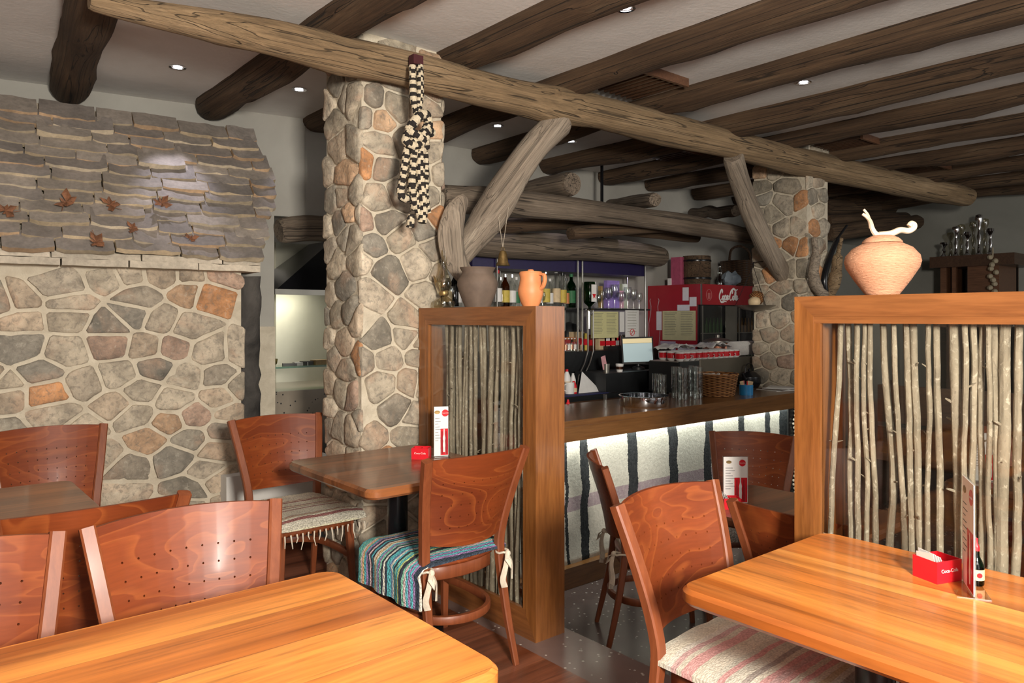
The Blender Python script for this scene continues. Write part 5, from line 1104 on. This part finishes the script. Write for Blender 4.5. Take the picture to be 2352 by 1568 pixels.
# printed bottle outline on the side, and papers
m = MB(); a = U(1503, 690, X=FXX-.003)
for s_ in (-1, 1):
    m.tube([Vector((FXX-.002-6.55, a.y-4.7+s_*w, a.z-LO-z)) for w, z in ((.05, -.02), (.06, .0), (.045, .06), (.05, .14), (.075, .24), (.07, .36), (.06, .46), (.07, .7))], .004, 5)
m.build('printed_bottle_outline', plain('pale_print', (.42, .28, .28), .6), t)
sheet(1522, 714, 1598, 782, 0, M['yellow'], 'pale yellow two column notice taped to the red fridge side', 14, Xp=FXX-.004)
sheet(1556, 700, 1584, 714, 0, M['paper'], 'small white note above the yellow notice on the fridge side', Xp=FXX-.004)
sheet(1568, 660, 1582, 690, 0, M['paper'], 'small white slip near the top of the fridge side', Xp=FXX-.004)
sheet(1584, 682, 1600, 703, 0, M['paper'], 'tilted small white note with dark pin near the fridge front edge', Xp=FXX-.006)
sheet(1508, 715, 1520, 758, 0, M['paper'], 'narrow white strip left of the yellow notice on the fridge side', Xp=FXX-.004)
sheet(1517, 783, 1552, 832, 0, plain('lilac_paper', (.42, .36, .42), .8), 'large lilac grey sheet low on the fridge side', Xp=FXX-.004)
sheet(1557, 790, 1597, 812, 0, M['paper'], 'white sheet behind the cups low on the fridge side', Xp=FXX-.004)
# things on the fridge
def ontop(px, Y): return (U(px, 650, Y=Y).x, Y, FT)
m = MB(); m.box(-.06, .06, -.06, .06, 0, .29); one('pink_box', 'tall pink carton standing on the fridge', 'box', m, plain('pink_card', (.42, .08, .15), .6), None, ontop(1560, 4.75), smooth=False)
m = MB(); m.box(-.065, .065, -.02, .02, 0, .075); one('white_card', 'small white card sign on the fridge in front of the pink carton', 'card', m, M['card'], None, ontop(1546, 4.82), smooth=False)
t = thing('wooden_cask', 'dark wooden stave bucket on the fridge', 'bucket', ontop(1600, 4.62)); m = MB(); m.lathe([(0, 0), (.135, 0), (.145, .15), (.140, .30), (.128, .30), (.130, .02), (0, .02)], 20); m.build('staves', M['rafter'], t, angle=10)
for z in (.06, .24): m = MB(); m.lathe([(.146, z), (.148, z+.01), (.146, z+.02)], 20, caps=False); m.build('hoop', M['blackmetal'], t)
t = one('glass_decanter', 'clear ribbed glass decanter on the fridge', 'decanter', MB().lathe([(0, 0), (.03, 0), (.035, .05), (.02, .09), (.028, .11), (.032, .15), (.018, .19), (.02, .21), (0, .22)], 14), M['glass'], None, ontop(1653, 4.55))
t = thing('wicker_hamper', 'large dark wicker basket with curved handle on the fridge beside the far column', 'basket', ontop(1700, 4.72)); m = MB(); m.lathe([(0, 0), (.19, 0), (.22, .30), (.205, .30), (.18, .02), (0, .02)], 28); m.build('basket_body', M['wicker_dark'], t); m = MB(); m.tube(spline([(-.21, 0, .29), (-.17, 0, .42), (0, 0, .47), (.17, 0, .42), (.21, 0, .29)], 5), .014, 8); m.build('handle', M['wicker_dark'], t)
m = MB(); m.blob((0, 0, .075), (.12, .08, .08), 14, 8, .5, 3); one('grey_cloth', 'crumpled pale blue grey cloth lying on the fridge', 'cloth', m, plain('blue_grey_cloth', (.22, .26, .30), .9), None, ontop(1680, 4.50))
# hanging scale with bowl
p = U(1735, 702, Y=3.55); t = thing('hanging_scale', 'shallow metal bowl hung on cords beside the far stone column', 'hanging bowl', (p.x, 3.10, p.z+.01)); p2 = U(1735, 702, Y=3.40); t.location = (p2.x, 3.40, p2.z)
m = MB(); m.lathe([(0, -.045), (.10, -.03), (.16, .0), (.165, .004), (.155, .004), (.09, -.022), (0, -.036)], 28); m.build('bowl', M['dsteel'], t)
m = MB()
for a in (0, 2.1, 4.2): m.tube([(.16*math.cos(a), .16*math.sin(a), 0), (0, .02, .33)], .002, 5)
m.tube([(0, .02, .33), (0, .02, .36), (.21, .02, .38)], .004, 5); m.build('cords', M['blackmetal'], t)
one('pale_gourd', 'pale striped gourd in the hanging bowl', 'gourd', MB().blob((0, 0, .02), (.050, .050, .045), 14, 8), M['cream'], None, (p2.x-.065, 3.37, p2.z+.01))
one('orange_gourd', 'round orange brown gourd in the hanging bowl', 'gourd', MB().blob((0, 0, .02), .062, 14, 8, .25, 2), M['wicker'], None, (p2.x+.065, 3.43, p2.z+.045))
# ---- bell
p = U(1155, 610, Y=3.16); t = thing('hanging_bell', 'small old brass bell hanging on a string from the curved brace', 'bell', (p.x, 3.16, p.z))
m = MB(); m.lathe([(.040, 0), (.038, .004), (.030, .02), (.022, .065), (.016, .080), (0, .085)], 20); m.build('bell_body', M['brass'], t)
m = MB(); m.tube([(.010*math.cos(a), 0, .092+.010*math.sin(a)) for a in [k*math.pi/5 for k in range(10)]], .002, 5, closed=True); m.build('ring', M['brass'], t)
q1 = U(1171, 452, Y=3.24); q2 = U(1145, 500, Y=3.24); m = MB(); L0 = Vector((0, 0, .10))
for q in (q1, q2): m.tube([L0, q-Vector(t.location)], .0016, 5)
m.tube([q1-Vector(t.location), q2-Vector(t.location)], .0016, 5); m.build('string', M['twine'], t)
# ---- plaited wool rope bundle on the beam
RY = 3.035
rp = thing('braided_rope', 'black and cream plaited rope bundle knotted and hung from the main beam', 'rope', (0, RY, 0)); o0 = Vector((0, RY, 0))
def Rp(pts, w, nm='plait', off=0):
    P = []; R = []
    for px, py, dy in pts: q = U(px, py, Y=RY+dy); P.append(q-o0)
    P = spline(P, 9); D = 3.75; r = w/2*D/FPX; n = 10; m = MB(); K = len(P)
    L = [0]
    for i in range(1, K): L.append(L[-1]+(P[i]-P[i-1]).length)
    per = r*1.15
    def cf(i, k):
        s_ = L[i]/per; a = abs(((k/n*2) % 1)-.5)*2; return (.028, .024, .022) if int(s_+a*.8+off+(k*2//n)*1.0) % 2 else (.62, .53, .38)
    m.tube([p for p in P], [r*(1+.14*abs(math.sin(math.pi*l/per))) for l in L], n, colf=cf); m.build(nm, M['braid'], rp); return P
def dense(pts): # resample finely for the pattern
    return pts
Rp([(947, 150, 0), (948, 190, 0), (950, 230, .0), (957, 258, 0), (966, 280, -.005)], 15); Rp([(964, 150, 0), (965, 190, -.01), (964, 230, -.01), (958, 262, -.01), (950, 290, 0)], 15, off=1)
Rp([(938, 300, -.01), (955, 275, -.03), (975, 262, -.03), (984, 285, -.02), (968, 312, -.03), (942, 330, -.02)], 20); Rp([(942, 300, -.02), (932, 322, -.02), (950, 335, -.035), (974, 325, -.03), (982, 300, -.02), (992, 306, 0)], 18, off=1)
Rp([(940, 300, -.03), (960, 312, -.045), (978, 330, -.03), (968, 345, -.02), (940, 345, -.02)], 18)
Rp([(936, 335, 0), (931, 370, 0), (925, 410, 0), (920, 440, 0), (926, 455, -.01), (940, 452, 0), (944, 430, .005), (944, 380, .005), (948, 340, 0)], 16)
Rp([(952, 335, -.02), (949, 380, -.02), (946, 420, -.02), (950, 460, -.01), (952, 480, .01)], 16, off=1); Rp([(966, 330, -.02), (966, 370, -.03), (966, 410, -.03), (970, 450, -.03), (972, 480, -.02), (970, 512, -.02)], 19)
Rp([(958, 335, .02), (956, 380, .0), (957, 430, -.01), (960, 480, -.01), (966, 500, 0)], 16, off=1); Rp([(976, 340, 0), (978, 380, 0), (978, 430, 0), (980, 470, 0), (984, 490, .0)], 13, off=1)
Rp([(944, 495, 0), (943, 510, -.005), (942, 522, 0)], 16)
m = MB(); a = U(952, 140, Y=RY+.03)-o0; m.box(a.x-.020, a.x+.035, .005, .05, a.z-.02, a.z+.025); m.build('red_black_band', plain('red_black_wool', (.06, .012, .015), .9), rp, smooth=False)
# ---- wooden harness frame on the far column
t = thing('horse_collar', 'old wooden horse collar frame hanging on the right side of the far stone column', 'harness', (0, 2.96, 0))
def hp(px, py, Y=2.96): return U(px, py, Y=Y)-Vector((0, 2.96, 0))
for k, (pts, r) in enumerate([([(1870, 545), (1873, 590), (1868, 630), (1880, 665), (1895, 678)], [.025, .040, .045, .04, .03]), ([(1945, 518), (1922, 552), (1903, 600), (1893, 640), (1896, 672)], [.010, .022, .026, .026, .018]), ([(1932, 548), (1924, 590), (1920, 630), (1912, 662), (1900, 680)], [.018, .042, .050, .045, .03])]):
    m = MB(); m.tube(spline([hp(*q) for q in pts], 6), [r[min(len(r)-1, i//6)] for i in range(25)], 10)
    m.build(['side_board', 'iron_bound_board', 'inner_board'][k], M[['brace', 'blackmetal', 'beam'][k]], t)
# ---- kitchen behind
t = cabinet('kitchen_counter', 'speckled stone kitchen counter seen between the fireplace and the stone column', 'counter', 2.09, 2.98, 5.16, 5.93, 0, .87, M['stone_top'] if 'stone_top' in M else mk_terrazzo('granite', (.26, .22, .17), (.03, .03, .03)), [('steel_drawer', 2.10, 2.96, 5.145, 5.16, .15, .60, M['dsteel'])])
cabinet('steel_splashback', 'pale brushed steel splashback panel in the kitchen', 'panel', U(634, 700, Y=5.90).x, 3.0, 5.90, 5.935, .87, 2.02, plain('splashback_steel', (.62, .61, .50), .42, .75, var=.10, scale=2.5))
t = thing('range_hood', 'dark pyramid shaped range hood over the kitchen counter', 'range hood', (2.75, 5.55, 1.60)); m = MB(); m.add([(-.62, -.35, 0), (.40, -.35, 0), (.40, .33, 0), (-.62, .33, 0), (-.05, -.1, .42), (.40, -.1, .42), (.40, .33, .42), (-.05, .33, .42)], [(3, 2, 1, 0), (0, 1, 5, 4), (1, 2, 6, 5), (2, 3, 7, 6), (3, 0, 4, 7), (4, 5, 6, 7)]); m.build('hood_shell', M['blackmetal'], t, smooth=False)
m = MB(); m.box(-.63, .41, -.37, -.345, -.03, .01); m.build('steel_rim', M['dsteel'], t, smooth=False)
a = U(585, 838, Y=5.2); b = U(800, 832, Y=5.2); z = U(700, 838, Y=5.2).z
t = thing('glass_shelf', 'green edged glass shelf across the kitchen opening', 'shelf', ((a.x+b.x)/2, 5.2, z)); w = (b.x-a.x)/2; m = MB(); m.box(-w, w, -.09, .15, -.012, 0); m.build('glass_pane', glassy('green_shelf_glass', (.55, .75, .60), .05), t, smooth=False)
m = MB(); m.box(-w, w, -.094, -.09, -.012, 0); m.build('green_edge', plain('green_glass_edge', (.12, .22, .16), .2), t, smooth=False)
p = U(619, 838, Y=5.2); one('small_bowl', 'small mottled olive bowl on the glass shelf', 'bowl', MB().lathe([(0, 0), (.03, 0), (.052, .02), (.058, .055), (.052, .055), (.03, .01), (0, .008)], 18), plain('mottled_olive', (.14, .11, .025), .4, var=.7, scale=60), None, (p.x, 5.2, z))
for k, (px, w, col, lab) in enumerate([(665, .05, (.03, .03, .03), 'dark utensil lying at the left on the glass shelf'), (690, .05, (.45, .45, .42), 'white folded napkin on the glass shelf'), (712, .07, (.04, .035, .03), 'black handled knife on the glass shelf'), (735, .07, (.30, .20, .09), 'small wooden board at the right on the glass shelf')]):
    p = U(px, 836, Y=5.22); m = MB(); m.box(-w, w, -.03, .03, 0, .016+.006*k); one('kitchen_utensil', lab, 'utensil', m, plain('utensil_%d' % k, col, .5), None, (p.x, 5.22, z), (0, 0, .2*k-.3), False)
l = bpy.data.lights.new('splashback_fill', 'AREA'); l.size = .5; l.energy = 5; l.color = (1, .95, .78); lo = bpy.data.objects.new('splashback_fill', l); COL.objects.link(lo); lo.location = (2.55, 5.45, 1.55); lo.rotation_euler = (R_(25), 0, 0)  # unseen lamp added under the range hood to brighten the splashback
p = U(606, 716, Y=4.98); t = thing('hanging_pan', 'dark round pan hanging on the white wall beside the fireplace', 'pan', (p.x-.045, 5.115, p.z)); m = MB(); m.lathe([(0, 0), (.085, 0), (.09, .02), (.085, .02), (.08, .006), (0, .006)], 24); m.build('pan_disc', plain('brown_black_metal', (.035, .015, .012), .4), t, rot=(R_(90), 0, 0))
m = MB(); m.box(-.012, .012, -.01, 0, .08, .26); m.build('handle', M['blackmetal'], t, smooth=False)
p0, p1 = U(570, 560, Y=5.02), U(632, 790, Y=5.02)
m = MB(); q = U(680, 990, Y=4.6); a = U(520, 1072, Y=4.25); b = U(768, 1140, Y=4.25)
slab('trim_5', M['white'], a.x, b.x+.1, 4.25, 5.0, U(640, 1235, Y=4.25).z if False else .14, U(600, 1085, Y=4.25).z)
# ---- the room beyond the right partition
CB = thing('bar_cabinet', 'dark wooden cabinet with thick shelf top against the far wall at the right', 'cabinet', (9.2, 3.0, LO)); c = (9.2, 3.0, LO)
pt = U(2230, 585, X=8.85); zt2 = pt.z; ya = U(2135, 590, X=8.85).y; yb = U(2330, 580, X=8.85).y
bx(8.85, 9.55, yb, ya, zt2-.12, zt2, 'shelf_top', M['darkwood'], CB, c); yc = U(2160, 650, X=8.95).y; yd = U(2295, 650, X=8.95).y
bx(8.95, 9.55, yc-.06, yc, LO, zt2-.12, 'side_post', M['brown_wood'], CB, c); bx(8.95, 9.55, yd, yd+.30, LO, zt2-.12, 'side_post', M['brown_wood'], CB, c); bx(9.5, 9.58, yd, yc, LO, zt2-.12, 'back_board', M['darkwood'], CB, c)
ym = (yc+yd+.3)/2; bx(8.95, 9.0, ym-.02, ym+.02, LO, zt2-.12, 'door_stile', M['brown_wood'], CB, c); bx(8.95, 9.55, yd, yc, LO, 1.30, 'lower_body', M['darkwood'], CB, c)
pr = random.Random(4)
for k, px in enumerate((2168, 2184, 2196, 2208, 2222, 2236, 2249, 2262, 2275)):
    p = U(px, 580, X=9.1+.1*(k % 2)); h = [.18, .30, .35, .38, .28, .40, .46, .42, .30][k]; r = .045
    t = thing('decanter', ['leftmost short', 'second from left', 'third from left', 'fourth, mushroom topped', 'fifth, low', 'sixth, slim', 'tallest', 'eighth, round headed', 'rightmost'][k]+' dark glass vessel on top of the far wooden cabinet', 'glass vessel', (p.x, p.y, zt2), 0, 'dark glassware on the far cabinet')
    m = MB(); m.lathe([(0, 0), (r*.9, 0), (r, .01), (r*.5, .04), (r*.3, h*.3), (r*.55, h*.45), (r*.25, h*.6), (r*.5, h*.75), (r*.95, h*.86), (r*.8, h*.97), (0, h)], 12); m.build('vessel_body', M['smoke_glass'] if k % 2 else M['chrome'], t)
for k in range(6):
    t = thing('cabinet_glass', ['first', 'second', 'third', 'fourth', 'fifth', 'last'][k]+' clear glass from the left inside the far cabinet', 'glass', (9.1, yc-.14-.13*k, 1.30), 0, 'glasses inside the far cabinet'); m = MB(); m.lathe([(.03, 0), (.004, .01), (.004, .12), (.04, .18), (.035, .27)], 12); m.build('bowl_and_stem', M['glass'], t)
p = U(2280, 590, X=8.83); m = MB()
for k in range(16): m.blob((.02*math.sin(k*2), .025*math.cos(k*2.4), -.04*k), (.030, .030, .028), 8, 5)
m.tube([(0, 0, .10), (.005, 0, .05), (0, 0, 0)], .008, 6); one('garlic_braid', 'braid of garlic bulbs hanging from the far cabinet shelf', 'garlic braid', m, plain('dim_garlic', (.30, .25, .17), .7), None, p)
t = cabinet('wall_bench', 'long brown wooden bench back seen through the right partition', 'bench', 4.9, 5.05, -1.2, 2.4, LO, .90, M['brown_wood'], [('bench_seat', 4.45, 4.9, -1.2, 2.4, .20, .28, M['brown_wood'])]) if False else None
t = thing('wall_bench', 'long brown wooden bench backs seen through the right partition', 'bench', (6.9, .9, LO)); c = (6.9, .9, LO)
for k, (z0, z1) in enumerate(((.30, .62), (.66, .98))): bx(6.6, 6.65, -.4, 2.9, z0+LO, z1+LO, 'back_board', M['brown_wood'], t, c)
bx(6.1, 6.6, -.4, 2.9, .42+LO, .48+LO, 'bench_seat', M['brown_wood'], t, c)
for y in (-.3, 1.2, 2.8): bx(6.15, 6.65, y-.03, y+.03, LO, .42+LO, 'support', M['darkwood'], t, c); bx(6.65, 6.70, y-.03, y+.03, LO, 1.02+LO, 'post', M['darkwood'], t, c)
